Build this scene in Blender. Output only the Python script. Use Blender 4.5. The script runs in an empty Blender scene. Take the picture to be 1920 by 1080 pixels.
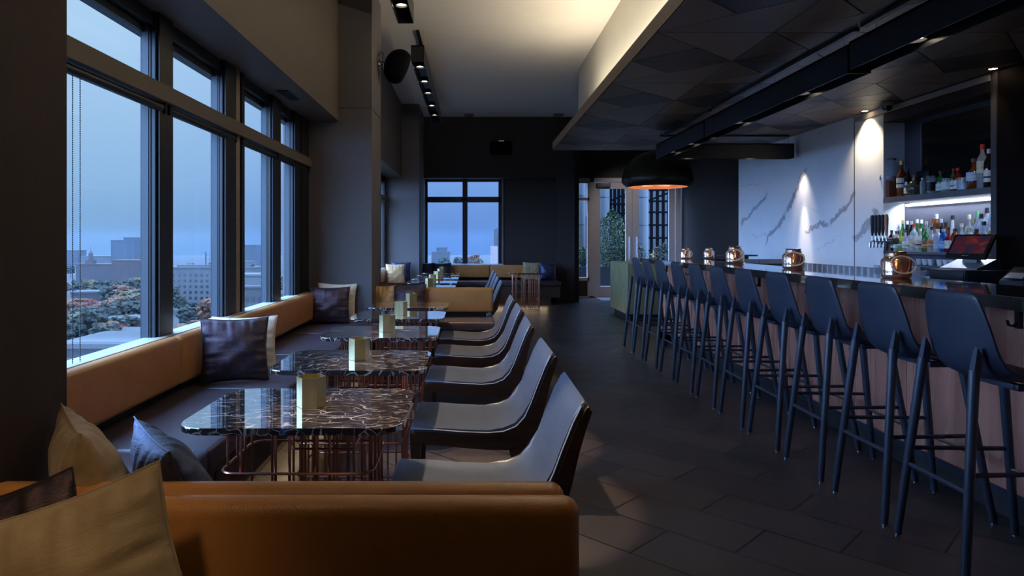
import bpy, bmesh, math, random
from mathutils import Vector, Matrix, Euler
R = math.radians
PI = math.pi
sc = bpy.context.scene
C = sc.collection
random.seed(7)

# ------------------------------------------------------------------ camera, sky, exposure
EYE = 1.22
SKY_FILL_WEST = 14.0
SKY_FILL_UP = 4.0
F = 1280.0
cam_d = bpy.data.cameras.new('camera')
cam = bpy.data.objects.new('camera', cam_d)
C.objects.link(cam)
cam.location = (0, 0, EYE)
cam.rotation_euler = (R(90), 0, 0)
cam_d.sensor_width = 36
cam_d.lens = 36 * F / 1920
cam_d.shift_x = 74 / 1920
cam_d.shift_y = -89 / 1920
cam_d.clip_end = 4000
sc.camera = cam
sc.view_settings.view_transform = 'Standard'
sc.view_settings.look = 'None'
sc.view_settings.gamma = 1
sc.view_settings.use_curve_mapping = False
sc.view_settings.exposure = 0.0


def at(px, py, Y):
    return Vector(((px - 886) * Y / F, Y, EYE - (py - 451) * Y / F))


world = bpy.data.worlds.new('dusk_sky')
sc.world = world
world.use_nodes = True
wt = world.node_tree
wt.nodes.clear()
w_out = wt.nodes.new('ShaderNodeOutputWorld')
w_bg = wt.nodes.new('ShaderNodeBackground')
w_tc = wt.nodes.new('ShaderNodeTexCoord')
w_sep = wt.nodes.new('ShaderNodeSeparateXYZ')
w_r1 = wt.nodes.new('ShaderNodeValToRGB')
w_r2 = wt.nodes.new('ShaderNodeValToRGB')
w_mix = wt.nodes.new('ShaderNodeMix')
w_mix.data_type = 'RGBA'
w_map = wt.nodes.new('ShaderNodeMapRange')
w_noise = wt.nodes.new('ShaderNodeTexNoise')
w_noise.inputs['Scale'].default_value = 2.2
w_noise.inputs['Detail'].default_value = 4
w_mz = wt.nodes.new('ShaderNodeMath')
w_mz.operation = 'MULTIPLY_ADD'
w_mz.inputs[1].default_value = 0.10
wt.links.new(w_tc.outputs['Generated'], w_sep.inputs[0])
wt.links.new(w_tc.outputs['Generated'], w_noise.inputs['Vector'])
wt.links.new(w_noise.outputs['Fac'], w_mz.inputs[0])
wt.links.new(w_sep.outputs['Z'], w_mz.inputs[2])
for r_, cols in ((w_r1, [(0.04, (.17, .34, .61)), (0.13, (.28, .50, .80)), (0.25, (.37, .60, .89)), (0.36, (.45, .69, .95))]),
                 (w_r2, [(0.04, (.10, .22, .56)), (0.10, (.16, .33, .74)), (0.16, (.21, .41, .82)), (0.36, (.30, .52, .92))])):
    e = r_.color_ramp.elements
    while len(e) < len(cols):
        e.new(0.5)
    for i, (p, c) in enumerate(cols):
        e[i].position = p
        e[i].color = (*c, 1)
    wt.links.new(w_mz.outputs[0], r_.inputs[0])
# the sky is paler towards the west side of the room (-X) and deeper blue straight ahead
w_map.inputs['From Min'].default_value = -0.45
w_map.inputs['From Max'].default_value = -0.05
wt.links.new(w_sep.outputs['X'], w_map.inputs['Value'])
wt.links.new(w_map.outputs[0], w_mix.inputs[0])
wt.links.new(w_r1.outputs[0], w_mix.inputs[6])
wt.links.new(w_r2.outputs[0], w_mix.inputs[7])
wt.links.new(w_mix.outputs[2], w_bg.inputs[0])
# added fill: sky outside the view is boosted, brighter and bluer, to light the room
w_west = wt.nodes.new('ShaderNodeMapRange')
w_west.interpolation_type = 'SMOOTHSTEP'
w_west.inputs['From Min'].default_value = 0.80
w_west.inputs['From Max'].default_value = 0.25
w_west.inputs['To Max'].default_value = SKY_FILL_WEST
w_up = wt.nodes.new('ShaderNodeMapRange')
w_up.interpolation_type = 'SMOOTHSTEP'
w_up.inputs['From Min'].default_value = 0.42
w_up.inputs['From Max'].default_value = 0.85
w_up.inputs['To Max'].default_value = SKY_FILL_UP
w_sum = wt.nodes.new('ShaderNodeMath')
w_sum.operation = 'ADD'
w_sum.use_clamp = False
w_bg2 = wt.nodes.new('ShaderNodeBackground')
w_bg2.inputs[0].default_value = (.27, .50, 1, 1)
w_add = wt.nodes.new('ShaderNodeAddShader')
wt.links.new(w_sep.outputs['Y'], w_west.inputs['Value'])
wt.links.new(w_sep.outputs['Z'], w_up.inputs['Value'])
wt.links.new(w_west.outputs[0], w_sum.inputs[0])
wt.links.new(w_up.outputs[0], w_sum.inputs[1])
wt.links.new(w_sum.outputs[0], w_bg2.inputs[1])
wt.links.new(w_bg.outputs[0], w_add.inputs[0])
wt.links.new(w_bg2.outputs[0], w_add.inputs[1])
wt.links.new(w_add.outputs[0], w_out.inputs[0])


def spot(name, loc, aim, energy, size_deg, color=(1, .72, .42), blend=.35, radius=.03, parent=None):
    d = bpy.data.lights.new(name, 'SPOT')
    d.energy = energy
    d.spot_size = R(size_deg)
    d.spot_blend = blend
    d.shadow_soft_size = radius
    d.color = color
    o = bpy.data.objects.new(name, d)
    C.objects.link(o)
    o.location = loc
    v = Vector(aim) - Vector(loc)
    o.rotation_euler = v.to_track_quat('-Z', 'Y').to_euler()
    if parent:
        o.parent = parent
    return o


def area(name, loc, rot, sx, sy, energy, color=(1, .8, .55), parent=None):
    d = bpy.data.lights.new(name, 'AREA')
    d.shape = 'RECTANGLE'
    d.size = sx
    d.size_y = sy
    d.energy = energy
    d.color = color
    o = bpy.data.objects.new(name, d)
    C.objects.link(o)
    o.location = loc
    o.rotation_euler = rot
    if parent:
        o.parent = parent
    return o


WARM = (1, .74, .46)
# cove light: a warm strip lies on the ledge of the dropped bar ceiling and washes the high ceiling
area('cove_light', (1.30, 4.6, 2.66), (R(180), R(-4), 0), .10, 7.1, 80, (1, .91, .74))

# ------------------------------------------------------------------ materials
MATS = {}


def nodes_of(m):
    return m.node_tree.nodes, m.node_tree.links


def new_mat(name):
    m = bpy.data.materials.new(name)
    m.use_nodes = True
    return m, m.node_tree.nodes['Principled BSDF']


def pos_vec(m, scale=(1, 1, 1), rot=(0, 0, 0), obj=False):
    N, L = nodes_of(m)
    mp = N.new('ShaderNodeMapping')
    mp.inputs['Scale'].default_value = scale
    mp.inputs['Rotation'].default_value = rot
    if obj:
        tc = N.new('ShaderNodeTexCoord')
        L.new(tc.outputs['Object'], mp.inputs[0])
    else:
        g = N.new('ShaderNodeNewGeometry')
        L.new(g.outputs['Position'], mp.inputs[0])
    return mp.outputs[0]


def noise(m, vec, scale, detail=4, rough=.55, dist=0):
    N, L = nodes_of(m)
    n = N.new('ShaderNodeTexNoise')
    n.inputs['Scale'].default_value = scale
    n.inputs['Detail'].default_value = detail
    n.inputs['Roughness'].default_value = rough
    n.inputs['Distortion'].default_value = dist
    L.new(vec, n.inputs['Vector'])
    return n


def ramp(m, src, stops):
    N, L = nodes_of(m)
    r = N.new('ShaderNodeValToRGB')
    e = r.color_ramp.elements
    while len(e) < len(stops):
        e.new(.5)
    for i, (p, c) in enumerate(stops):
        e[i].position = p
        e[i].color = (*c, 1) if len(c) == 3 else c
    L.new(src, r.inputs[0])
    return r.outputs[0]


def bump(m, src, strength, dist=.01):
    N, L = nodes_of(m)
    b = N.new('ShaderNodeBump')
    b.inputs['Strength'].default_value = strength
    b.inputs['Distance'].default_value = dist
    L.new(src, b.inputs['Height'])
    L.new(b.outputs[0], N['Principled BSDF'].inputs['Normal'])
    return b


def math_(m, op, a, b=None, c=None, clamp=False):
    N, L = nodes_of(m)
    n = N.new('ShaderNodeMath')
    n.operation = op
    n.use_clamp = clamp
    for i, v in enumerate((a, b, c)):
        if v is None:
            continue
        if isinstance(v, (int, float)):
            n.inputs[i].default_value = v
        else:
            L.new(v, n.inputs[i])
    return n.outputs[0]


def mixc(m, fac, a, b):
    N, L = nodes_of(m)
    n = N.new('ShaderNodeMix')
    n.data_type = 'RGBA'
    for i, v in ((0, fac), (6, a), (7, b)):
        if isinstance(v, (int, float)):
            n.inputs[i].default_value = v
        elif isinstance(v, tuple):
            n.inputs[i].default_value = (*v, 1)
        else:
            L.new(v, n.inputs[i])
    return n.outputs[2]


def mat(name, col, rough=.5, metal=0, spec=.5, var=.12, nscale=8, stretch=(1, 1, 1), bmp=0, bscale=60, bdist=.002,
        emit=0, coat=0, alpha=1, trans=0, obj=False, ior=1.45, sheen=0):
    """general surface: base colour varied by noise, with an optional fine bump"""
    if name in MATS:
        return MATS[name]
    m, p = new_mat(name)
    N, L = nodes_of(m)
    vec = pos_vec(m, stretch, obj=obj)
    n = noise(m, vec, nscale)
    lo = tuple(max(0, c * (1 - var)) for c in col)
    hi = tuple(min(1, c * (1 + var)) for c in col)
    out = ramp(m, n.outputs['Fac'], [(.3, lo), (.7, hi)])
    L.new(out, p.inputs['Base Color'])
    p.inputs['Roughness'].default_value = rough
    p.inputs['Metallic'].default_value = metal
    p.inputs['Specular IOR Level'].default_value = spec
    p.inputs['IOR'].default_value = ior
    p.inputs['Coat Weight'].default_value = coat
    p.inputs['Transmission Weight'].default_value = trans
    p.inputs['Alpha'].default_value = alpha
    p.inputs['Sheen Weight'].default_value = sheen
    if emit:
        p.inputs['Emission Color'].default_value = (*col, 1)
        p.inputs['Emission Strength'].default_value = emit
    if bmp:
        n2 = noise(m, vec, bscale, 3)
        bump(m, n2.outputs['Fac'], bmp, bdist)
    MATS[name] = m
    return m


def leather(name, lo, hi, rough=.42):
    m, p = new_mat(name)
    N, L = nodes_of(m)
    v = pos_vec(m)
    a = noise(m, v, 7, 5, .6, .2)
    b = noise(m, v, 60, 4, .6)
    f = math_(m, 'ADD', math_(m, 'MULTIPLY', a.outputs['Fac'], .72), math_(m, 'MULTIPLY', b.outputs['Fac'], .28))
    L.new(ramp(m, f, [(.28, lo), (.72, hi)]), p.inputs['Base Color'])
    L.new(ramp(m, b.outputs['Fac'], [(.3, (rough - .02,) * 3), (.7, (rough + .05,) * 3)]), p.inputs['Roughness'])
    vo = N.new('ShaderNodeTexVoronoi')
    vo.inputs['Scale'].default_value = 240
    L.new(v, vo.inputs['Vector'])
    bump(m, vo.outputs['Distance'], .22, .0015)
    MATS[name] = m
    return m


def cloth(name, lo, hi, rough=.6, metal=0, crease=.35, sheen=.2, threads=260, coat=0):
    m, p = new_mat(name)
    N, L = nodes_of(m)
    v = pos_vec(m, obj=True)
    a = noise(m, v, 14, 5, .6)
    L.new(ramp(m, a.outputs['Fac'], [(.35, lo), (.68, hi)]), p.inputs['Base Color'])
    p.inputs['Roughness'].default_value = rough
    p.inputs['Metallic'].default_value = metal
    p.inputs['Sheen Weight'].default_value = sheen
    p.inputs['Coat Weight'].default_value = coat
    vw = pos_vec(m, (1, 1, 6), obj=True)
    cr = noise(m, vw, 22, 6, .7, .4)
    th = noise(m, vw, threads, 2)
    h = math_(m, 'ADD', cr.outputs['Fac'], math_(m, 'MULTIPLY', th.outputs['Fac'], .25))
    bump(m, h, crease, .006)
    MATS[name] = m
    return m


def wood(name, lo, hi, rough=.35, axis=1, scale=9):
    m, p = new_mat(name)
    N, L = nodes_of(m)
    s = [6, 6, 6]
    s[axis] = .7
    v = pos_vec(m, tuple(s))
    n = noise(m, v, scale, 8, .7, .6)
    L.new(ramp(m, n.outputs['Fac'], [(.3, lo), (.7, hi)]), p.inputs['Base Color'])
    p.inputs['Roughness'].default_value = rough
    bump(m, n.outputs['Fac'], .12, .002)
    MATS[name] = m
    return m


TAN = leather('tan_leather', (.40, .165, .045), (.52, .23, .072), .30)
SEAT = leather('aubergine_leather', (.048, .036, .044), (.082, .062, .076), .34)
CHAIR = leather('slate_leather', (.056, .066, .086), (.084, .096, .122), .32)
WALNUT = wood('dark_walnut', (.020, .0075, .004), (.060, .024, .013), .32, axis=0, scale=6)
BASEWOOD = wood('bench_wood', (.035, .020, .013), (.075, .046, .030), .5)
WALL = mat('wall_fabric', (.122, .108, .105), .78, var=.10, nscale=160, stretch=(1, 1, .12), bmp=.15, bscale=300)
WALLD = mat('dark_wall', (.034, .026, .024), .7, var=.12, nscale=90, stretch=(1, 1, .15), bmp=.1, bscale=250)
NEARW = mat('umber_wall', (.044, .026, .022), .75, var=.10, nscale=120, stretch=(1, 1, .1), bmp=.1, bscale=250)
SOFFIT = mat('soffit_paint', (.105, .082, .062), .55, var=.05, nscale=6)
CEIL = mat('ceiling_paint', (.62, .56, .47), .9, var=.03, nscale=3, bmp=.05, bscale=80)
CREAM = mat('cream_paint', (.56, .53, .44), .8, var=.03, nscale=3)
LIPWOOD = wood('lip_veneer', (.20, .145, .098), (.27, .20, .14), .55, axis=1, scale=5)
FRAME = mat('window_frame_paint', (.0085, .009, .012), .38, var=.08, nscale=4)
FRAME_LIT = mat('window_frame_lit_bead', (.035, .045, .055), .42, var=.06, nscale=4)  # lighter copy of the frame paint stands in for sky light on the returns
BLACK = mat('black_paint', (.008, .009, .012), .42, var=.1)
NAVYBLK = mat('stool_shell', (.020, .025, .042), .40, var=.10, nscale=12, bmp=.03, bscale=200)
STOOLWOOD = wood('stool_leg_stain', (.018, .022, .036), (.034, .040, .060), .42, axis=2, scale=8)
COPPER = mat('copper_wire', (.60, .28, .19), .30, metal=1, var=.08)
BRASS = mat('brushed_brass', (.62, .53, .27), .34, metal=1, var=.14, nscale=30, stretch=(1, 1, .2), bmp=.03)
BRASSP = mat('aged_brass_panel', (.50, .47, .25), .42, metal=.75, var=.16, nscale=5, bmp=.03)
STEEL = mat('brushed_steel', (.55, .56, .58), .25, metal=1, var=.08, nscale=30)
GREYMET = mat('door_frame_metal', (.52, .47, .47), .5, metal=.0, var=.05)
STRIP = mat('pale_trim', (.42, .36, .33), .6, var=.05)
ROPE = mat('pale_rope', (.80, .66, .45), .8, var=.15, nscale=200)
PILE = cloth('gold_linen', (.30, .205, .105), (.40, .285, .155), .58, 0, .30, .3)
TANP = cloth('copper_satin', (.62, .38, .17), (.78, .50, .25), .40, .15, .35, .2)
IVORY = cloth('ivory_satin', (.74, .60, .42), (.86, .72, .53), .42, .05, .30, .2)
NAVY = cloth('navy_satin', (.030, .038, .085), (.065, .078, .155), .32, .8, .50, .1)
PLUM = cloth('plum_satin', (.060, .040, .050), (.110, .074, .088), .32, .8, .50, .1)


def marble_dark():
    m, p = new_mat('dark_emperador_marble')
    N, L = nodes_of(m)
    v = pos_vec(m)
    n1 = noise(m, v, 3.2, 3, .5)
    add = N.new('ShaderNodeVectorMath')
    add.operation = 'MULTIPLY_ADD'
    L.new(n1.outputs['Color'], add.inputs[0])
    add.inputs[1].default_value = (.22, .22, .22)
    L.new(v, add.inputs[2])
    base = noise(m, add.outputs[0], 14, 6, .7)
    col = ramp(m, base.outputs['Fac'], [(.3, (.016, .011, .011)), (.7, (.048, .034, .032))])

    def vein(scale, width, rnd):
        vo = N.new('ShaderNodeTexVoronoi')
        vo.feature = 'DISTANCE_TO_EDGE'
        vo.inputs['Scale'].default_value = scale
        vo.inputs['Randomness'].default_value = rnd
        mp = N.new('ShaderNodeMapping')
        mp.inputs['Rotation'].default_value = (0, 0, .5)
        mp.inputs['Scale'].default_value = (1, 1.9, 1)
        L.new(add.outputs[0], mp.inputs[0])
        L.new(mp.outputs[0], vo.inputs['Vector'])
        fade = noise(m, v, 9 + scale, 3)
        w = math_(m, 'MULTIPLY', ramp(m, fade.outputs['Fac'], [(.42, (0, 0, 0)), (.62, (1, 1, 1))]), width)
        d = math_(m, 'DIVIDE', vo.outputs['Distance'], math_(m, 'ADD', w, .0005))
        return math_(m, 'SUBTRACT', 1, d, clamp=True)
    f = math_(m, 'MAXIMUM', vein(7.5, .040, 1), math_(m, 'MULTIPLY', vein(19, .050, 1), .8))
    f = math_(m, 'MULTIPLY', math_(m, 'POWER', f, .6), .95)
    L.new(mixc(m, f, col, (.62, .54, .48)), p.inputs['Base Color'])
    p.inputs['Roughness'].default_value = .035
    p.inputs['Specular IOR Level'].default_value = .75
    p.inputs['Coat IOR'].default_value = 2.1
    p.inputs['Coat Weight'].default_value = 1
    p.inputs['Coat Roughness'].default_value = .02
    return m


def granite():
    m, p = new_mat('polished_dark_granite')
    N, L = nodes_of(m)
    v = pos_vec(m)
    n = noise(m, v, 140, 3, .8)
    n2 = noise(m, v, 12, 5, .7)
    c = ramp(m, n.outputs['Fac'], [(.42, (.016, .015, .016)), (.60, (.060, .050, .042)), (.72, (.16, .13, .10))])
    L.new(mixc(m, math_(m, 'MULTIPLY', n2.outputs['Fac'], .35), c, (.03, .024, .02)), p.inputs['Base Color'])
    p.inputs['Roughness'].default_value = .07
    p.inputs['Specular IOR Level'].default_value = .8
    p.inputs['Coat IOR'].default_value = 2.0
    p.inputs['Coat Weight'].default_value = 1
    p.inputs['Coat Roughness'].default_value = .04
    return m


def marble_white():
    """white wall marble; each vein runs between two points on the wall (y, z), bent by noise"""
    m, p = new_mat('white_veined_marble')
    N, L = nodes_of(m)
    v = pos_vec(m)
    nz = noise(m, v, 2.4, 7, .68)
    sub = N.new('ShaderNodeVectorMath')
    sub.operation = 'MULTIPLY_ADD'
    L.new(nz.outputs['Color'], sub.inputs[0])
    sub.inputs[1].default_value = (.34, .34, .34)
    L.new(v, sub.inputs[2])
    sp = N.new('ShaderNodeSeparateXYZ')
    L.new(sub.outputs[0], sp.inputs[0])
    y = math_(m, 'SUBTRACT', sp.outputs['Y'], .17)
    z = math_(m, 'SUBTRACT', sp.outputs['Z'], .17)
    wn = noise(m, v, 7, 6, .75)
    total = None
    for (ya, za, yb, zb, w, s) in ((9.88, 1.42, 8.92, 1.86, .030, .8), (9.02, 1.16, 8.42, 1.56, .026, .9), (8.42, 1.56, 7.92, 2.08, .034, .9),
                                   (7.95, 1.34, 7.40, 1.44, .018, .9), (7.40, 1.44, 6.90, 1.68, .030, .9), (6.90, 1.24, 6.46, 1.52, .040, .8),
                                   (9.9, 2.0, 9.2, 1.98, .006, .6), (9.5, 1.3, 8.7, 1.25, .005, .5), (7.7, 1.1, 7.1, 1.3, .005, .4),
                                   (8.1, 1.7, 7.6, 1.5, .004, .4), (5.4, 1.2, 4.8, 2.0, .02, .5)):
        dx, dz = yb - ya, zb - za
        ln = math.hypot(dx, dz)
        ux, uz = dx / ln, dz / ln
        ry = math_(m, 'SUBTRACT', y, ya)
        rz = math_(m, 'SUBTRACT', z, za)
        t = math_(m, 'DIVIDE', math_(m, 'ADD', math_(m, 'MULTIPLY', ry, ux), math_(m, 'MULTIPLY', rz, uz)), ln)
        d = math_(m, 'ABSOLUTE', math_(m, 'SUBTRACT', math_(m, 'MULTIPLY', ry, uz), math_(m, 'MULTIPLY', rz, ux)))
        wv = math_(m, 'MULTIPLY', math_(m, 'ADD', wn.outputs['Fac'], .05), w * 1.9)
        band = math_(m, 'SUBTRACT', 1, math_(m, 'DIVIDE', d, wv), clamp=True)
        edge = math_(m, 'MULTIPLY', band, 3.0, clamp=True)
        tt = math_(m, 'MULTIPLY', math_(m, 'MULTIPLY', t, 12, clamp=True), math_(m, 'MULTIPLY', math_(m, 'SUBTRACT', 1, t), 12, clamp=True))
        f = math_(m, 'MULTIPLY', math_(m, 'MULTIPLY', edge, tt), s)
        total = f if total is None else math_(m, 'MAXIMUM', total, f)
    n3 = noise(m, v, 1.7, 5, .6)
    base = ramp(m, n3.outputs['Fac'], [(.3, (.80, .84, .88)), (.7, (.90, .92, .94))])
    dark = noise(m, v, 26, 4, .7)
    vc = ramp(m, dark.outputs['Fac'], [(.35, (.27, .27, .31)), (.65, (.46, .46, .50))])
    L.new(mixc(m, total, base, vc), p.inputs['Base Color'])
    p.inputs['Roughness'].default_value = .32
    return m


def floor_mat():
    m, p = new_mat('slate_floor_tiles')
    N, L = nodes_of(m)
    v = pos_vec(m, rot=(0, 0, R(45)))
    b = N.new('ShaderNodeTexBrick')
    b.offset = .5
    b.inputs['Scale'].default_value = 1
    b.inputs['Mortar Size'].default_value = .005
    b.inputs['Mortar Smooth'].default_value = .1
    b.inputs['Brick Width'].default_value = .58
    b.inputs['Row Height'].default_value = .29
    b.inputs['Color1'].default_value = (.040, .033, .032, 1)
    b.inputs['Color2'].default_value = (.066, .053, .050, 1)
    b.inputs['Mortar'].default_value = (.008, .007, .007, 1)
    L.new(v, b.inputs['Vector'])
    n = noise(m, pos_vec(m), 3.5, 8, .7, .4)
    mul = N.new('ShaderNodeMix')
    mul.data_type = 'RGBA'
    mul.blend_type = 'MULTIPLY'
    mul.inputs[0].default_value = .45
    L.new(b.outputs['Color'], mul.inputs[6])
    L.new(ramp(m, n.outputs['Fac'], [(.25, (.5, .5, .5)), (.75, (1, 1, 1))]), mul.inputs[7])
    L.new(mul.outputs[2], p.inputs['Base Color'])
    L.new(ramp(m, n.outputs['Fac'], [(.3, (.30, .30, .30)), (.75, (.44, .44, .44))]), p.inputs['Roughness'])
    inv = math_(m, 'SUBTRACT', 1, b.outputs['Fac'])
    bump(m, math_(m, 'ADD', inv, math_(m, 'MULTIPLY', n.outputs['Fac'], .12)), .35, .002)
    return m


def bar_panel_mat():
    m, p = new_mat('rose_metal_panel')
    N, L = nodes_of(m)
    v = pos_vec(m, (1, 6, .25))
    n = noise(m, v, 2.2, 4, .6)
    L.new(ramp(m, n.outputs['Fac'], [(.3, (.56, .235, .165)), (.7, (.68, .31, .22))]), p.inputs['Base Color'])
    p.inputs['Metallic'].default_value = .35
    L.new(ramp(m, n.outputs['Fac'], [(.3, (.20, .20, .20)), (.7, (.34, .34, .34))]), p.inputs['Roughness'])
    bump(m, n.outputs['Fac'], .08, .01)
    return m


def clear_glass(name, col=(1, 1, 1), refl=.10, rough=0.0, tint=1.0):
    """pane: mostly passes straight through, mirrors a little at grazing angles"""
    m = bpy.data.materials.new(name)
    m.use_nodes = True
    N, L = nodes_of(m)
    N.clear()
    o = N.new('ShaderNodeOutputMaterial')
    t = N.new('ShaderNodeBsdfTransparent')
    t.inputs[0].default_value = (*[c * tint for c in col], 1)
    g = N.new('ShaderNodeBsdfGlossy')
    g.inputs['Roughness'].default_value = rough
    fr = N.new('ShaderNodeFresnel')
    fr.inputs['IOR'].default_value = 1.35
    mm = N.new('ShaderNodeMath')
    mm.operation = 'MULTIPLY'
    mm.inputs[1].default_value = refl * 10
    L.new(fr.outputs[0], mm.inputs[0])
    mx = N.new('ShaderNodeMixShader')
    L.new(mm.outputs[0], mx.inputs[0])
    L.new(t.outputs[0], mx.inputs[1])
    L.new(g.outputs[0], mx.inputs[2])
    L.new(mx.outputs[0], o.inputs[0])
    MATS[name] = m
    return m


def bottle_glass(name, col, through=.72, rough=.06):
    """coloured bottle glass with liquid: transparent tint mixed with a glossy body"""
    m, p = new_mat(name)
    N, L = nodes_of(m)
    v = pos_vec(m)
    n = noise(m, v, 40, 2)
    L.new(ramp(m, n.outputs['Fac'], [(.3, tuple(c * .8 for c in col)), (.7, col)]), p.inputs['Base Color'])
    p.inputs['Roughness'].default_value = rough
    p.inputs['Coat Weight'].default_value = .6
    t = N.new('ShaderNodeBsdfTransparent')
    t.inputs[0].default_value = (*[min(1, c * .75 + .25) for c in col], 1)
    mx = N.new('ShaderNodeMixShader')
    mx.inputs[0].default_value = through
    o = N['Material Output']
    L.new(p.outputs[0], mx.inputs[1])
    L.new(t.outputs[0], mx.inputs[2])
    L.new(mx.outputs[0], o.inputs[0])
    MATS[name] = m
    return m


def glow(name, col, strength):
    m = bpy.data.materials.new(name)
    m.use_nodes = True
    N, L = nodes_of(m)
    N.clear()
    o = N.new('ShaderNodeOutputMaterial')
    e = N.new('ShaderNodeEmission')
    e.inputs[0].default_value = (*col, 1)
    e.inputs[1].default_value = strength
    L.new(e.outputs[0], o.inputs[0])
    return m


MARBLE = marble_dark()
GRANITE = granite()
WMARBLE = marble_white()
FLOOR = floor_mat()
ROSE = bar_panel_mat()
PANE = clear_glass('window_pane_glass', refl=.0025, tint=.99)
LAMPGLOW = glow('lamp_face', (1, .86, .66), 16)
LEDGLOW = glow('led_tape', (.72, .82, 1), 2.6)

# ------------------------------------------------------------------ mesh helpers


class MB:
    def __init__(s):
        s.bm = bmesh.new()

    def box(s, x0, x1, y0, y1, z0, z1, bev=0, seg=2, mi=0):
        r = bmesh.ops.create_cube(s.bm, size=1)
        vs = r['verts']
        for v in vs:
            v.co = Vector(((x0 + x1) / 2 + v.co.x * (x1 - x0), (y0 + y1) / 2 + v.co.y * (y1 - y0), (z0 + z1) / 2 + v.co.z * (z1 - z0)))
        fs = {f for v in vs for f in v.link_faces}
        for f in fs:
            f.material_index = mi
        if bev:
            es = list({e for v in vs for e in v.link_edges})
            bmesh.ops.bevel(s.bm, geom=es, offset=bev, segments=seg, profile=.5, affect='EDGES')
        return s

    def rod(s, p0, p1, r0, r1=None, n=10, cap=True):
        p0, p1 = Vector(p0), Vector(p1)
        r1 = r0 if r1 is None else r1
        d = p1 - p0
        q = d.to_track_quat('Z', 'Y').to_matrix().to_4x4()
        M = Matrix.Translation((p0 + p1) / 2) @ q
        bmesh.ops.create_cone(s.bm, cap_ends=cap, segments=n, radius1=r0, radius2=r1, depth=d.length, matrix=M)
        return s

    def tube(s, pts, r, n=8, closed=False):
        pts = [Vector(p) for p in pts]
        N_ = len(pts)
        rings = []
        up = Vector((0, 0, 1))
        for i, p in enumerate(pts):
            a = pts[(i - 1) % N_] if (closed or i > 0) else p
            b = pts[(i + 1) % N_] if (closed or i < N_ - 1) else p
            t = (b - a).normalized()
            ref = up if abs(t.dot(up)) < .95 else Vector((1, 0, 0))
            u = t.cross(ref).normalized()
            w = u.cross(t)
            rr = r[i] if isinstance(r, (list, tuple)) else r
            rings.append([s.bm.verts.new(p + (u * math.cos(k * 2 * PI / n) + w * math.sin(k * 2 * PI / n)) * rr) for k in range(n)])
        for i in range(N_ if closed else N_ - 1):
            A, B = rings[i], rings[(i + 1) % N_]
            for k in range(n):
                s.bm.faces.new((A[k], A[(k + 1) % n], B[(k + 1) % n], B[k]))
        if not closed:
            s.bm.faces.new(rings[0][::-1])
            s.bm.faces.new(rings[-1])
        return s

    def lathe(s, prof, n=20, c=(0, 0, 0), mi=0):
        c = Vector(c)
        rings = []
        for r, z in prof:
            if r < 1e-6:
                rings.append([s.bm.verts.new(c + Vector((0, 0, z)))])
            else:
                rings.append([s.bm.verts.new(c + Vector((r * math.cos(k * 2 * PI / n), r * math.sin(k * 2 * PI / n), z))) for k in range(n)])
        for A, B in zip(rings, rings[1:]):
            for k in range(n):
                k2 = (k + 1) % n
                if len(A) == 1 and len(B) == 1:
                    continue
                if len(A) == 1:
                    f = s.bm.faces.new((A[0], B[k], B[k2]))
                elif len(B) == 1:
                    f = s.bm.faces.new((A[k], A[k2], B[0]))
                else:
                    f = s.bm.faces.new((A[k], A[k2], B[k2], B[k]))
                f.material_index = mi
        return s

    def prism(s, poly, z0, z1, mi=0, bev=0):
        a = [s.bm.verts.new((x, y, z0)) for x, y in poly]
        b = [s.bm.verts.new((x, y, z1)) for x, y in poly]
        n = len(poly)
        fs = [s.bm.faces.new(a[::-1]), s.bm.faces.new(b)]
        for k in range(n):
            fs.append(s.bm.faces.new((a[k], a[(k + 1) % n], b[(k + 1) % n], b[k])))
        for f in fs:
            f.material_index = mi
        if bev:
            es = list({e for f in fs[:2] for e in f.edges})
            bmesh.ops.bevel(s.bm, geom=es, offset=bev, segments=2, profile=.5, affect='EDGES')
        return s

    def sweep_y(s, prof, y0, y1, mi=0):
        """a closed outline in (x, z) pushed along y"""
        a = [s.bm.verts.new((x, y0, z)) for x, z in prof]
        b = [s.bm.verts.new((x, y1, z)) for x, z in prof]
        n = len(prof)
        fs = [s.bm.faces.new(a), s.bm.faces.new(b[::-1])]
        for k in range(n):
            fs.append(s.bm.faces.new((a[(k + 1) % n], a[k], b[k], b[(k + 1) % n])))
        for f in fs:
            f.material_index = mi
        return s

    def build(s, name, m, parent=None, smooth=True, angle=35):
        bm = s.bm
        bmesh.ops.recalc_face_normals(bm, faces=bm.faces[:])
        if smooth:
            for f in bm.faces:
                f.smooth = True
            lim = R(angle)
            for e in bm.edges:
                if len(e.link_faces) == 2 and e.calc_face_angle(0) > lim:
                    e.smooth = False
        me = bpy.data.meshes.new(name)
        bm.to_mesh(me)
        bm.free()
        for mm in (m if isinstance(m, (list, tuple)) else [m]):
            me.materials.append(mm)
        o = bpy.data.objects.new(name, me)
        C.objects.link(o)
        if parent:
            o.parent = parent
        return o


def tag(o, label, cat, group=None, kind=None):
    if label:
        o['label'] = label
    if cat:
        o['category'] = cat
    if group:
        o['group'] = group
    if kind:
        o['kind'] = kind
    return o


def thing(name, label, cat, loc=(0, 0, 0), rotz=0, group=None):
    o = bpy.data.objects.new(name, None)
    C.objects.link(o)
    o.empty_display_size = .1
    o.location = loc
    o.rotation_euler = (0, 0, rotz)
    return tag(o, label, cat, group)


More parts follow.
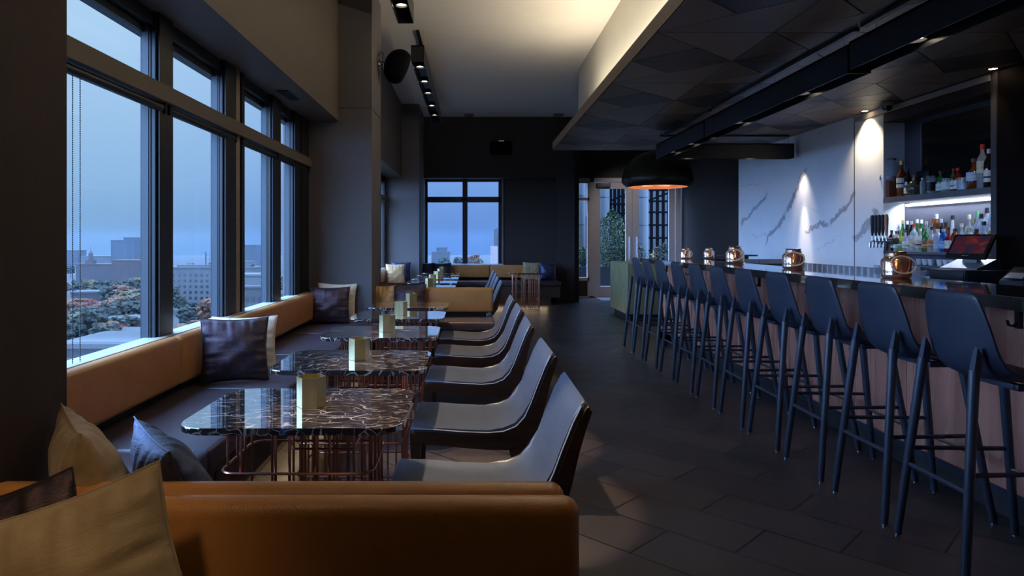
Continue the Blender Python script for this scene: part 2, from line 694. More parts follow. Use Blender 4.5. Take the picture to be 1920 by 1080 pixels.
def dup(root, loc, rot=None, label=None, group=None, scale=None):
    r = root.copy()
    C.objects.link(r)
    r.location = loc
    if rot is not None:
        r.rotation_euler = rot
    if scale is not None:
        r.scale = scale
    if label:
        r['label'] = label
    if group:
        r['group'] = group
    for ch in list(root.children):
        c = ch.copy()
        C.objects.link(c)
        c.parent = r
        for g in ch.children:
            d = g.copy()
            C.objects.link(d)
            d.parent = c
    return r


def struct(name, mb, m, parent=None, smooth=False):
    o = mb.build(name, m, parent, smooth)
    if parent is None:
        o['kind'] = 'structure'
    return o


def rrect(hx, hy, r, n=6, cx=0, cy=0):
    pts = []
    for (sx, sy, a0) in ((1, 1, 0), (-1, 1, 90), (-1, -1, 180), (1, -1, 270)):
        for k in range(n + 1):
            a = R(a0 + 90 * k / n)
            pts.append((cx + sx * (hx - r) + r * math.cos(a), cy + sy * (hy - r) + r * math.sin(a)))
    return pts

# ------------------------------------------------------------------ the room
ZC = 3.64          # high ceiling
ZL = 2.477         # dropped ceiling over the bar
YF = 13.36         # far wall face
XW = 3.87          # wall behind the bar
struct('floor', MB().box(-2.2, 4.8, -3.2, 14.72, -.12, 0), FLOOR)
struct('ceiling', MB().box(-1.9, 4.8, -3.2, 14.9, ZC, ZC + .12), CEIL)

# left wall: low wall under the windows, solid run beside the camera, columns between the window bays
mb = MB()
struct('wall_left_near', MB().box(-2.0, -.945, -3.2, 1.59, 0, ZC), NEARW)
mb.box(-1.76, -1.525, 1.59, YF + .3, 0, .64)
struct('wall_left', mb, WALL)


def column(name, y0, y1, x0=-1.78, x1=-.945):
    mb = MB()
    mb.box(x0, x1, y0, y1, 0, 2.462)
    mb.box(x0, x1, y0, y1, 2.468, ZC)
    mb.box(x0 + .01, x1 - .006, y0 + .006, y1 - .006, 2.455, 2.475)
    return struct(name, mb, WALL)


column('wall_left_column', 6.40, 7.03)
column('wall_left_column', 12.08, YF + .28)
for i, (a, b) in enumerate(((1.59, 6.40), (7.03, 12.08))):
    mb = MB()
    mb.box(-1.78, -1.255, a, b, 2.34, ZC)
    struct('trim_%d' % (i + 1), mb, SOFFIT)
# grilles let into the underside of the window soffit
for (y, n) in ((2.55, 'large'), (5.25, 'small'), (9.9, 'far')):
    t = thing('air_vent', {'large': 'dark slotted air vent in the soffit above the nearest window', 'small': 'dark slotted air vent in the soffit near the first column',
                           'far': 'dark slotted air vent in the soffit beyond the first column'}[n], 'vent', (-1.42, y, 2.34))
    MB().box(-.045, .045, -.17, .17, -.006, 0).build('frame', FRAME, t, False)
    mb = MB()
    for k in range(5):
        mb.box(-.034 + k * .015, -.028 + k * .015, -.155, .155, -.011, -.006)
    mb.build('slats', BLACK, t, False)


def window_bay(name, y0, y1, mulls, top=2.34):
    w = thing(name, None, None)
    w['kind'] = 'structure'
    XG = -1.612
    ys = [y0] + [v for m in mulls for v in m] + [y1]
    for (a, b) in mulls:
        mb = MB()
        mb.box(-1.62, -1.55, a + .010, b - .005, .6, top)
        mb.box(-1.577, -1.568, a + .004, b, .6, top)
        mb.box(-1.557, -1.548, a + .012, b - .002, .6, top)
        mb.box(-1.548, -1.535, a + .03, b, .6, top)
        mb.build('mullion', FRAME, w, False)
        mb = MB()
        mb.box(-1.61, -1.577, a, a + .012, .66, top - .06)
        mb.box(-1.61, -1.577, b - .012, b, .66, top - .06)
        mb.build('glazing_bead', FRAME_LIT, w, False)
    mb = MB()
    mb.box(-1.70, -1.56, y0, y1, 2.27, top)
    mb.box(-1.66, -1.60, y0, y1, 2.235, 2.27)
    mb.box(-1.70, -1.54, y0, y1, .60, .68)
    mb.box(-1.68, -1.60, y0, y1, 1.915, 1.98)
    mb.build('rail', FRAME, w, False)
    gl = [(ys[i], ys[i + 1]) for i in range(0, len(ys), 2)]
    for a, b in gl:
        if b - a < .1:
            continue
        MB().box(XG - .004, XG + .004, a, b, .68, 1.915).build('pane', PANE, w, False)
        MB().box(XG - .004, XG + .004, a, b, 1.98, 2.235).build('pane', PANE, w, False)
    return w


window_bay('window_1', 1.59, 6.40, [(2.33, 2.48), (3.32, 3.50), (4.215, 4.43), (4.51, 4.60), (5.217, 5.47), (5.87, 6.10), (6.10, 6.40)])
window_bay('window_2', 7.03, 12.08, [(7.03, 7.3), (8.2, 8.32), (9.2, 9.3), (9.36, 9.46), (10.4, 10.5), (11.4, 11.5), (11.9, 12.08)])
# tan post between the paired mullions, transom boxes with their roller blinds
for (y, n) in ((4.47, 3), (9.33, 4)):
    struct('trim_%d' % n, MB().box(-1.60, -1.535, y - .036, y + .036, .6, 2.34), LIPWOOD)
for n, (a, b) in ((5, (1.59, 6.40)), (6, (7.03, 12.08))):
    mb = MB()
    mb.box(-1.60, -1.505, a, b, 1.905, 1.985)
    struct('trim_%d' % n, mb, SOFFIT)
for (a, b, lab) in ((1.60, 3.40, 'dark rolled-up roller blind under the transom of the nearest window'),
                    (3.44, 4.42, 'dark rolled-up roller blind under the transom, second from the near end'),
                    (4.52, 5.32, 'dark rolled-up roller blind under the transom just past the tan post'),
                    (5.36, 6.38, 'dark rolled-up roller blind under the transom beside the first column')):
    t = thing('roller_blind', lab, 'blind', (-1.545, a, 1.878), group='roller blinds above the window banquette')
    MB().rod((0, .02, 0), (0, b - a - .02, 0), .021, n=16).build('rolled_fabric', FRAME, t)
    MB().box(-.022, .022, 0, .012, -.026, .027).build('end_bracket', BLACK, t, False)
    MB().box(-.022, .022, b - a - .012, b - a, -.026, .027).build('end_bracket', BLACK, t, False)
    if a < 2:
        for yy in (1.02, 1.07):
            mb = MB()
            k = 0
            zz = -.01
            while zz > -1.19:
                bmesh.ops.create_icosphere(mb.bm, subdivisions=1, radius=.0032, matrix=Matrix.Translation((.01, yy, zz)))
                zz -= .0085
            mb.rod((.01, yy, 0), (.01, yy, -1.19), .0011, n=5)
            ch = mb.build('bead_chain', BLACK, t)

# far wall: header, window niche, right-hand pier, header over the doors
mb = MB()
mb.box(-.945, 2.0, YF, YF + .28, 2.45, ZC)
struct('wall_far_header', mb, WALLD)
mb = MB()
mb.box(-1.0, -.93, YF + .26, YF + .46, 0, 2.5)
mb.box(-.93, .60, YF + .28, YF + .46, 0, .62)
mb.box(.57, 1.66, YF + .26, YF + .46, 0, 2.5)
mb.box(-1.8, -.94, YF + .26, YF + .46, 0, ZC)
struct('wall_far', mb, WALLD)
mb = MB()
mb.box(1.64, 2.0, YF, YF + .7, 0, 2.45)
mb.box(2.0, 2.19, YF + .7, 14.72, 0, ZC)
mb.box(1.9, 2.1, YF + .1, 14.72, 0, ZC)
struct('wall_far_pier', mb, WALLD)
struct('wall_door_header', MB().box(2.0, 4.8, 14.62, 14.80, 2.56, ZC), WALLD)
w = thing('window_3', None, None)
w['kind'] = 'structure'
mb = MB()
Yw = YF + .34
mb.box(-.945, -.90, Yw - .05, Yw + .05, .62, 2.45)
mb.box(.52, .585, Yw - .05, Yw + .05, .62, 2.45)
mb.box(-.945, .585, Yw - .05, Yw + .05, 2.395, 2.45)
mb.box(-.945, .585, Yw - .05, Yw + .05, 1.985, 2.095)
mb.box(-.945, .585, Yw - .05, Yw + .05, .62, .70)
mb.box(-.20, -.10, Yw - .06, Yw + .05, .62, 2.45)
mb.box(-.915, .54, Yw - .06, Yw - .05, 2.02, 2.06)
mb.build('frame', FRAME, w, False)
for (xa, xb) in ((-.90, -.20), (-.10, .52)):
    for (za, zb) in ((.70, 1.985), (2.095, 2.395)):
        MB().box(xa, xb, Yw - .004, Yw + .004, za, zb).build('pane', PANE, w, False)
SILL_GLEAM = mat('sill_gleam', (.40, .40, .42), .4)  # pale strips added to stand in for the sky's gleam along the back tops
struct('trim_7', MB().box(-.945, .60, YF - .15, YF + .30, .725, .757), SILL_GLEAM)
struct('trim_13', MB().box(-1.60, -1.503, 1.59, 6.40, .715, .747), SILL_GLEAM)
struct('trim_14', MB().box(-1.60, -1.503, 7.03, 12.08, .715, .747), SILL_GLEAM)
struct('trim_8', MB().box(.585, .615, YF + .23, YF + .262, .74, 2.45), mat('taupe_trim', (.20, .17, .15), .6))
for (x, lab) in ((-.215, 'left one of two tiny round lights set in the head of the far window'), (-.085, 'right one of two tiny round lights set in the head of the far window')):
    t = thing('niche_light', lab, 'light', (x, YF + .14, 2.45), group='tiny lights in the window head')
    MB().rod((0, 0, -.008), (0, 0, 0), .022, n=16).build('trim_ring', STEEL, t)
    MB().rod((0, 0, -.010), (0, 0, -.008), .013, n=12).build('lamp', mat('unlit_lamp_lens', (.5, .5, .5), .2), t)

# walls around the bar
mb = MB()
mb.box(XW, XW + .2, 6.92, 9.93, 0, ZL + .05)
struct('wall_right', mb, WMARBLE)
struct('wall_right_pier', MB().box(XW, XW + .34, 6.43, 6.912, 0, ZL + .05), WMARBLE)
struct('trim_9', MB().box(XW - .003, XW + .1, 6.912, 6.92, 0, ZL), BLACK)
mb = MB()
mb.box(4.5, 4.7, 9.93, 14.72, 0, ZC)
mb.box(XW + .2, 4.7, 9.80, 9.93, 0, ZC)
mb.box(4.10, 4.5, 6.40, 9.93, 0, ZC)
struct('wall_right_far', mb, WALLD)
struct('wall_near', MB().box(-2.0, 4.8, -3.4, -3.2, 0, ZC), WALLD)

# dropped ceiling: upper box, lip, panels cut in triangles
struct('ceiling_box', MB().box(1.494, 4.8, -3.2, 9.64, ZL + .11, ZC), CREAM)
mb = MB()
mb.box(1.116, 4.5, -3.2, 9.52, ZL + .012, ZL + .113)
struct('trim_10', mb, LIPWOOD)
TRI = [mat('triangle_panel_%s' % n, c, .42, var=.10, nscale=8, stretch=(.5, 8, 1)) for n, c in
       (('umber', (.085, .055, .038)), ('taupe', (.19, .14, .11)), ('charcoal', (.028, .022, .020)), ('brown', (.115, .075, .052)), ('dusk', (.155, .115, .092)), ('seam', (.006, .005, .005)))]
mb = MB()


def tri(a, b, c, mi):
    cen = Vector(((a[0] + b[0] + c[0]) / 3, (a[1] + b[1] + c[1]) / 3, 0))
    P = []
    for p in (a, b, c):
        v = Vector((p[0], min(max(p[1], -3.1), 9.515), 0))
        P.append(v)
    ar = (P[1] - P[0]).cross(P[2] - P[0]).z
    if abs(ar) < 1e-4:
        return
    cen = (P[0] + P[1] + P[2]) / 3
    P = [v + (cen - v).normalized() * .0075 for v in P]
    if ar < 0:
        P = P[::-1]
    mb.prism([(v.x, v.y) for v in P], ZL, ZL + .010, mi)


PX, PY = .702, 1.34
for i in range(5):
    xl = 1.12 + i * PX
    xr = min(xl + PX, XW)
    fr = (xr - xl) / PX
    if fr < .1:
        continue
    k = 0
    yb = 4.12 - PY * 6
    while yb < 9.5:
        B1, A_, B2 = (xl, yb), (xl, yb + PY / 2), (xl, yb + PY)
        AR, R1, R2 = (xr, yb + PY / 2), (xr, yb), (xr, yb + PY)
        m1 = ((B1[0] + AR[0]) / 2, (B1[1] + AR[1]) / 2)
        m2 = ((B2[0] + AR[0]) / 2, (B2[1] + AR[1]) / 2)
        tones = [(3, 2, 2, 1, 1, 4), (0, 2, 2, 4, 3, 1), (1, 2, 2, 0, 4, 3)][(i) % 3]
        tri(B1, A_, m1, tones[0])
        tri(A_, m1, AR, tones[1])
        tri(A_, AR, m2, tones[2])
        tri(A_, m2, B2, tones[3])
        tri(B1, AR, R1, tones[4])
        tri(B2, AR, R2, tones[5])
        yb += PY
mb.box(1.12, XW, -3.1, 9.515, ZL + .008, ZL + .012, mi=5)
struct('ceiling_panels', mb, TRI)
# niche surround and pale strip under the dropped ceiling
mb = MB()
mb.box(XW, XW + .24, 5.086, 6.43, 2.33, ZL)
struct('wall_right_header', mb, WALLD)
struct('trim_11', MB().box(XW - .012, XW, 5.10, 6.91, 2.415, 2.462), STRIP)
mb = MB()
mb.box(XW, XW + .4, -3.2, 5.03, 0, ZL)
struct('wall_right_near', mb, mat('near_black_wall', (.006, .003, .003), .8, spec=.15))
struct('trim_12', MB().box(XW - .01, XW + .24, 5.03, 5.086, 0, ZL), mat('graphite_post', (.06, .055, .06), .5))

# doors at the far end
DY = 14.66
d = thing('door_1', None, None)
d['kind'] = 'structure'
mb = MB()
mb.box(2.515, 2.60, DY - .05, DY + .05, 0, 2.56)
mb.box(4.36, 4.46, DY - .05, DY + .05, 0, 2.56)
mb.box(2.19, 4.5, DY - .05, DY + .05, 2.47, 2.56)
mb.box(2.5, 4.5, DY - .05, DY + .05, 0, .03)
mb.build('door_frame', GREYMET, d, False)
for (xa, xb, hx) in ((2.60, 3.415, 3.35), (3.425, 4.34, 3.50)):
    mb = MB()
    mb.box(xa, xa + .135, DY - .03, DY + .03, .03, 2.46)
    mb.box(xb - .13, xb, DY - .03, DY + .03, .03, 2.46)
    mb.box(xa + .135, xb - .13, DY - .03, DY + .03, 2.33, 2.46)
    mb.box(xa + .135, xb - .13, DY - .03, DY + .03, .03, .24)
    leaf = mb.build('door_leaf', GREYMET, d, False)
    MB().box(xa + .13, xb - .13, DY - .004, DY + .004, .24, 2.33).build('pane', PANE, leaf, False)
    mb = MB()
    mb.rod((hx, DY - .09, .80), (hx, DY - .09, 1.30), .017, n=12)
    mb.rod((hx, DY - .09, .86), (hx, DY - .03, .86), .009)
    mb.rod((hx, DY - .09, 1.24), (hx, DY - .03, 1.24), .009)
    mb.build('pull_handle', STEEL, leaf)
MB().box(2.66, 2.95, DY - .09, DY - .03, 2.36, 2.45, bev=.006).build('door_closer', mat('closer_grey', (.16, .14, .14), .4), d)
w = thing('window_4', None, None)
w['kind'] = 'structure'
mb = MB()
mb.box(2.19, 2.20, DY - .05, DY + .05, .36, 2.47)
mb.box(2.46, 2.515, DY - .05, DY + .05, 0, 2.47)
mb.box(2.19, 2.5, DY - .05, DY + .05, .36, .43)
mb.box(2.19, 2.5, DY - .05, DY + .05, 2.08, 2.14)
mb.box(2.19, 2.5, DY - .05, DY + .05, 2.45, 2.47)
mb.build('frame', GREYMET, w, False)
MB().box(2.2, 2.46, DY - .004, DY + .004, .43, 2.08).build('pane', PANE, w, False)
MB().box(2.2, 2.46, DY - .004, DY + .004, 2.14, 2.45).build('pane', PANE, w, False)
struct('wall_door_base', MB().box(2.19, 2.5, DY - .04, DY + .04, .02, .36), WALLD)
struct('baseboard_door', MB().box(2.19, 2.5, DY - .07, DY - .04, 0, .03), STRIP)
struct('baseboard_mat_edge', MB().box(2.62, 3.3, DY - .9, DY - .1, 0, .006), mat('entrance_mat', (.20, .21, .23), .5))

# ------------------------------------------------------------------ banquettes


def back_pad(mb, ax, a, b, face, thick, z0=.505, z1=.75, r=.028):
    """a rounded upholstered slab; ax 'y': runs along y with its face at x=face, ax 'x': runs along x with its face at y=face"""
    lo, hi = min(face, face + thick), max(face, face + thick)
    if ax == 'y':
        mb.box(lo, hi, a, b, z0, z1, bev=min(r, abs(thick) * .45), seg=4)
    else:
        mb.box(a, b, lo, hi, z0, z1, bev=min(r, abs(thick) * .45), seg=4)


SZ = .465


def seat_pad(mb, x0, x1, y0, y1):
    mb.box(x0, x1, y0, y1, SZ - .085, SZ, bev=.022, seg=4)


# window banquette, first bay
t = thing('window_banquette', 'tan and aubergine leather banquette under the nearest windows', 'banquette', (0, 0, 0))
for (a, b) in ((1.37, 3.36), (3.365, 6.39)):
    mb = MB()
    back_pad(mb, 'y', a, b, -1.432, -.068)
    mb.build('back_cushion', TAN, t)
for (a, b) in ((1.895, 2.45), (2.453, 3.49), (3.493, 4.52), (4.523, 5.55), (5.553, 6.395)):
    mb = MB()
    seat_pad(mb, -1.52, -.945, a, b)
    mb.build('seat_cushion', SEAT, t)
mb = MB()
mb.box(-1.52, -.99, 1.6, 6.39, .17, .378)
mb.box(-1.52, -1.12, 1.6, 6.39, 0, .17)
base = mb.build('base', BASEWOOD, t, False)
MB().box(-.992, -.984, 2.62, 2.66, .22, .33, bev=.003).build('slot_vent', BLACK, base, False)
MB().box(-1.51, -1.495, 1.6, 6.39, .40, .52).build('wall_gap', BLACK, t, False)


def partition(yc, label, near_x=.195, far_x=.178, extra=()):
    t = thing('partition_banquette', label, 'banquette', (0, yc, 0))
    mb = MB()
    back_pad(mb, 'x', -.94, far_x, .005, .062)
    mb.build('back_cushion', TAN, t)
    mb = MB()
    back_pad(mb, 'x', -.94, near_x, -.005, -.062)
    mb.build('back_cushion', TAN, t)
    mb = MB()
    seat_pad(mb, -.94, near_x, -.52, -.045)
    mb.build('seat_cushion', SEAT, t)
    mb = MB()
    seat_pad(mb, -.94, far_x, .045, .60)
    mb.build('seat_cushion', SEAT, t)
    mb = MB()
    mb.box(-.94, far_x - .03, -.48, .56, .17, .378)
    mb.box(-.94, far_x - .10, -.42, .42, 0, .17)
    mb.build('base', BASEWOOD, t, False)
    MB().box(-.93, far_x - .06, -.018, .018, .378, .70).build('core_panel', BLACK, t, False)
    MB().rod((near_x - .06, -.02, .44), (near_x - .06, -.02, .53), .012).build('support_pin', STEEL, t)
    return t


partition(1.29, 'tan leather double-backed banquette in the foreground, its rounded end by the nearest chair')
partition(6.84, 'tan leather double-backed banquette beside the first column, past the fifth table', near_x=.206, far_x=.206)
# second bay and far wall
t = thing('window_banquette', 'tan and aubergine leather banquette under the windows past the first column', 'banquette', (0, 0, 0))
mb = MB()
back_pad(mb, 'y', 7.04, 12.07, -1.432, -.068)
mb.build('back_cushion', TAN, t)
mb = MB()
seat_pad(mb, -1.52, -.945, 7.46, 12.07)
mb.build('seat_cushion', SEAT, t)
mb = MB()
mb.box(-1.52, -.99, 7.04, 12.07, .17, .378)
mb.box(-1.52, -1.12, 7.04, 12.07, 0, .17)
mb.build('base', BASEWOOD, t, False)
t = thing('far_banquette', 'long tan leather banquette with dark seat along the far wall', 'banquette', (0, 13.0, 0))
for (a, b) in ((-.93, .33), (.335, 1.60)):
    mb = MB()
    back_pad(mb, 'x', a, b, .13, .07)
    mb.build('back_cushion', TAN, t)
mb = MB()
seat_pad(mb, -.94, 1.625, -.48, .15)
mb.build('seat_cushion', SEAT, t)
MB().box(-.94, 1.61, -.44, .2, .17, .378).build('base', BASEWOOD, t, False)
MB().box(-.9, 1.5, .02, .2, 0, .17).build('recessed_plinth', STRIP, t, False)
area('bench_glow', (.55, 12.82, .165), (R(-35), 0, 0), 1.7, .03, 3.0, WARM, None)
area('window_bench_glow', (-1.06, 4.2, .16), (R(0), R(20), 0), .03, 4.0, 3.5, WARM, None)

# ------------------------------------------------------------------ tables, candle holders, chairs
TABLE_TEXT = ['nearest marble table by the window banquette', 'second nearest marble table by the window banquette',
              'third marble table by the window banquette', 'fourth marble table by the window banquette',
              'fifth marble table, just before the low tan partition', 'marble table just behind the low tan partition',
              'second marble table behind the low tan partition', 'third marble table behind the low tan partition',
              'fourth marble table behind the low tan partition', 'farthest marble table of the window row',
              'marble table alone at the right end of the far banquette']
TABLE_POS = [(-.565, 2.352), (-.56, 3.272), (-.56, 4.275), (-.56, 5.235), (-.56, 6.05), (-.56, 8.44), (-.56, 9.40), (-.56, 10.36), (-.56, 11.32), (-.56, 12.22),
             (.95, 12.22)]


def make_table():
    t = thing('marble_table', TABLE_TEXT[0], 'table', group='square marble tables')
    mb = MB().prism(rrect(.35, .28, .085, 8), .628, .650, bev=.004)
    mb.build('tabletop', MARBLE, t, angle=12)
    hx, hy = .245, .18
    for z, (ax, ay), nm in ((.478, (hx, hy), 'upper_ring'), (.30, (hx, hy), 'middle_ring'), (.15, (hx, hy), 'lower_ring'), (.008, (hx, hy), 'foot_ring')):
        mb = MB()
        mb.tube([(x, y, z) for x, y in rrect(ax, ay, .05, 5)], .0045, 6, True)
        mb.build(nm, COPPER, t)
    MB().tube([(x, y, .61) for x, y in rrect(hx - .02, hy - .02, .04, 5)], .0045, 6, True).build('top_ring', COPPER, t)
    ix, iy = hx - .010, hy - .010
    bars = [(x, s * iy) for s in (-1, 1) for x in (-.175, -.065, -.02, .065, .108, .185)]
    bars += [(s * ix, y) for s in (-1, 1) for y in (-.12, -.03, .05, .125)]
    for (x, y) in bars:
        MB().rod((x, y, .006), (x, y, .629), .0048, n=7).build('upright_bar', COPPER, t)
    # a smaller inner basket
    mb = MB()
    for z in (.53, .23):
        mb.tube([(x + .06, y, z) for x, y in rrect(.11, .09, .035, 4)], .004, 6, True)
    for x, y in ((-.05, -.082), (.03, -.082), (.13, -.082), (-.05, .082), (.05, .082), (.15, .082)):
        mb.rod((x + .02, y, .006), (x + .02, y, .629), .004, n=6)
    mb.build('inner_basket', COPPER, t)
    return t


tb = make_table()
for i, (x, y) in enumerate(TABLE_POS):
    if i == 0:
        tb.location = (x, y, 0)
    else:
        dup(tb, (x, y, 0), (0, 0, PI if i % 2 else 0), label='dark ' + TABLE_TEXT[i])
tb['label'] = 'dark ' + TABLE_TEXT[0]


def make_holder():
    t = thing('candle_holder', '', 'candle holder', group='hexagonal brass candle holders')
    bm = bmesh.new()
    n = 6
    ro, ri, h = .050, .0465, .102
    rings = []
    for r_, z in ((ro, 0), (ro, h), (ri, h), (ri, .012)):
        rings.append([bm.verts.new((r_ * math.cos(k * PI / 3 + .08), r_ * math.sin(k * PI / 3 + .08), z)) for k in range(n)])
    for A, B in zip(rings, rings[1:]):
        for k in range(n):
            bm.faces.new((A[k], A[(k + 1) % n], B[(k + 1) % n], B[k]))
    bm.faces.new(rings[0][::-1])
    bm.faces.new(rings[-1])
    mb = MB()
    mb.bm.free()
    mb.bm = bm
    mb.build('shell', BRASS, t, False)
    MB().lathe([(0, .013), (.018, .013), (.018, .035), (0, .035)], 12).build('tea_light', mat('candle_wax', (.75, .68, .55), .5), t)
    return t


H0 = make_holder()
ctext = ['hexagonal brass candle holder on the ' + s for s in TABLE_TEXT]
for i, (x, y) in enumerate(TABLE_POS):
    loc = (x + (.018 if i < 10 else .03) + (.008 * ((i * 7) % 3 - 1)), y + .0, .651)
    if i == 0:
        H0.location = loc
        H0['label'] = 'hexagonal brass candle holder on the nearest marble table'
    else:
        dup(H0, loc, (0, 0, R(12 * ((i * 5) % 7 - 3)) * .35), label=ctext[i])


def make_chair():
    t = thing('lounge_chair', '', 'chair', group='slate leather chairs facing the marble tables')
    top = [(-.285, .378), (-.27, .392), (-.18, .388), (-.06, .378), (.06, .373), (.13, .378), (.185, .400), (.222, .440), (.25, .50), (.28, .58), (.312, .66), (.338, .712), (.352, .722)]

    def offs(pts, dist):
        out = []
        for i, p in enumerate(pts):
            a = Vector(pts[max(0, i - 1)])
            b = Vector(pts[min(len(pts) - 1, i + 1)])
            d = (b - a).normalized()
            out.append((p[0] + d.y * dist(i), p[1] - d.x * dist(i)))
        return out
    n = len(top)
    # padded leather
    lo = offs(top, lambda i: .024)
    mb = MB().sweep_y(top + lo[::-1], -.236, .236)
    es = [e for e in mb.bm.edges if len({round(v.co.y, 3) for v in e.verts}) == 1]
    bmesh.ops.bevel(mb.bm, geom=es, offset=.007, segments=2, profile=.5, affect='EDGES')
    pad = mb.build('upholstery', CHAIR, t, angle=50)
    # piping along both edges
    for s in (-1, 1):
        MB().tube([(x, s * .238, z - .006) for x, z in offs(top, lambda i: .004)[1:-1]], .0028, 6).build('piping', mat('pale_piping', (.34, .34, .36), .5), pad)
    # side frames in dark wood, deep under the seat and tapering up the back
    dep = [.07, .075, .078, .08, .085, .095, .10, .088, .070, .058, .050, .044, .040]
    inner = offs(top, lambda i: .020)
    outer = offs(top, lambda i: dep[i])
    for s in (-1, 1):
        y0, y1 = (s * .242, s * .206)
        mb = MB().sweep_y(inner + outer[::-1], min(y0, y1), max(y0, y1))
        bmesh.ops.bevel(mb.bm, geom=[e for e in mb.bm.edges if len({round(v.co.y, 3) for v in e.verts}) == 1], offset=.004, segments=1, affect='EDGES')
        mb.build('side_frame', WALNUT, t, angle=40)
    MB().box(-.272, -.245, -.206, .206, .30, .365).build('front_rail', WALNUT, t, False)
    lo2 = offs(top, lambda i: .030)
    mb = MB().sweep_y(lo[7:] + offs(top, lambda i: .034)[7:][::-1], -.206, .206)
    mb.build('back_shell', CHAIR, t, angle=50)
    for s in (-1, 1):
        mb = MB()
        y = s * .222
        prism = [(-.285, -.238, .345), (-.278, -.250, 0)]
        _leg(mb, (-.285, -.236, .36), (-.276, -.246, 0), y)
        mb.build('leg', WALNUT, t, False)
        mb = MB()
        _leg(mb, (.145, .235, .335), (.225, .262, 0), y)
        mb.build('leg', WALNUT, t, False)
    return t


def _leg(mb, a, b, y, w=.018):
    (x0, x1, z0), (u0, u1, z1) = a, b
    va = [mb.bm.verts.new(p) for p in ((x0, y - w, z0), (x1, y - w, z0), (x1, y + w, z0), (x0, y + w, z0))]
    vb = [mb.bm.verts.new(p) for p in ((u0, y - w * .75, z1), (u1, y - w * .75, z1), (u1, y + w * .75, z1), (u0, y + w * .75, z1))]
    mb.bm.faces.new(va)
    mb.bm.faces.new(vb[::-1])
    for k in range(4):
        mb.bm.faces.new((va[(k + 1) % 4], va[k], vb[k], vb[(k + 1) % 4]))


CH = make_chair()
for i, ti in enumerate([0, 1, 2, 3, 4, 5, 6, 7, 8]):
    x, y = TABLE_POS[ti]
    loc = (.0 + (.004 if i % 2 else -.002), y + (.012, .008, .03, .0, .03, .02, .0, .02, .0)[i], 0)
    lab = 'slate leather chair at the ' + ' '.join(TABLE_TEXT[ti].replace('square ', '').replace(', by the window banquette', '').replace(' by the window banquette', '').replace(' from the camera', '').split())
    if i == 0:
        CH.location = loc
        CH['label'] = lab
    else:
        dup(CH, loc, (0, 0, R((0, .6, -.5, .4, -.4, .3, 0, .2, 0)[i])), label=lab)

# ------------------------------------------------------------------ pillows


def pillow_mesh(w, h, th, seed, name='cushion'):
    rnd = random.Random(seed)
    n = 44
    bm = bmesh.new()
    grid = {}
    ph = [rnd.uniform(0, 6.28) for _ in range(6)]
    for s in (1, -1):
        for i in range(n + 1):
            for j in range(n + 1):
                u, v = -1 + 2 * i / n, -1 + 2 * j / n
                uu = math.copysign(abs(u) ** .9, u)
                vv = math.copysign(abs(v) ** .9, v)
                edge = i in (0, n) or j in (0, n)
                if edge and s == -1:
                    grid[(s, i, j)] = grid[(1, i, j)]
                    continue
                x = w / 2 * uu * (1 - .085 * (1 - vv * vv))
                z = h / 2 * vv * (1 - .085 * (1 - uu * uu))
                t = th / 2 * (max(0, (1 - uu ** 2)) ** .52) * (max(0, (1 - vv ** 2)) ** .52)
                # creases running in from the seams
                eu = (1 - abs(uu))
                ev = (1 - abs(vv))
                wv = (math.sin(vv * 19 + ph[0] + s) + .6 * math.sin(vv * 31 + ph[4])) * math.exp(-eu * 4) * .085
                wv += (math.sin(uu * 17 + ph[1] + s) + .6 * math.sin(uu * 29 + ph[5])) * math.exp(-ev * 4) * .085
                wv += math.sin((uu + vv) * 5 + ph[2]) * .03 + math.sin((uu - vv * 1.4) * 6 + ph[3]) * .025
                y = s * t * (1 + wv * 1.6)
                grid[(s, i, j)] = bm.verts.new((x, y, z + h / 2))
    for s in (1, -1):
        for i in range(n):
            for j in range(n):
                q = (grid[(s, i, j)], grid[(s, i + 1, j)], grid[(s, i + 1, j + 1)], grid[(s, i, j + 1)])
                bm.faces.new(q if s == -1 else q[::-1])
    mb = MB()
    mb.bm.free()
    mb.bm = bm
    return mb


def pillow(name, label, m, loc, w, h, th, lean, yaw, roll=0, seed=1, group=None):
    o = pillow_mesh(w, h, th, seed).build(name, m, angle=80)
    o.location = loc
    M = Matrix.Rotation(R(yaw), 4, 'Z') @ Matrix.Rotation(R(lean), 4, 'X') @ Matrix.Rotation(R(roll), 4, 'Y')
    o.rotation_euler = M.to_euler()
    # welt along the seam
    tag(o, label, 'cushion', group)
    n = 16
    pts = []
    for (u0, v0, u1, v1) in ((-1, -1, 1, -1), (1, -1, 1, 1), (1, 1, -1, 1), (-1, 1, -1, -1)):
        for k in range(n):
            u, v = u0 + (u1 - u0) * k / n, v0 + (v1 - v0) * k / n
            uu = math.copysign(abs(u) ** .9, u)
            vv = math.copysign(abs(v) ** .9, v)
            pts.append((w / 2 * uu * (1 - .085 * (1 - vv * vv)), 0, h / 2 + h / 2 * vv * (1 - .085 * (1 - uu * uu))))
    MB().tube(pts, .0022, 5, True).build('seam_welt', m, o)
    return o


G1 = 'cushions on the banquettes'
# foreground
pillow('gold_cushion', 'large gold linen cushion at the bottom left corner, in front of the tan back', PILE, (-.567, 1.04, .5135), .36, .32, .13, -6, 2, -18, 1)
pillow('dark_cushion', 'very dark plum cushion behind the large gold one, against the left wall', PLUM, (-.742, 1.145, .493), .30, .31, .09, -3, 6, -16, 2)
pillow('gold_cushion', 'gold linen cushion behind the foreground back, next to the left wall', PILE, (-.755, 1.47, .466), .30, .40, .15, 14, -53, 0, 3)
pillow('navy_cushion', 'shiny navy satin cushion behind the foreground back, its seam towards the room', NAVY, (-.59, 1.535, .466), .33, .365, .15, 20, -53, 0, 4)
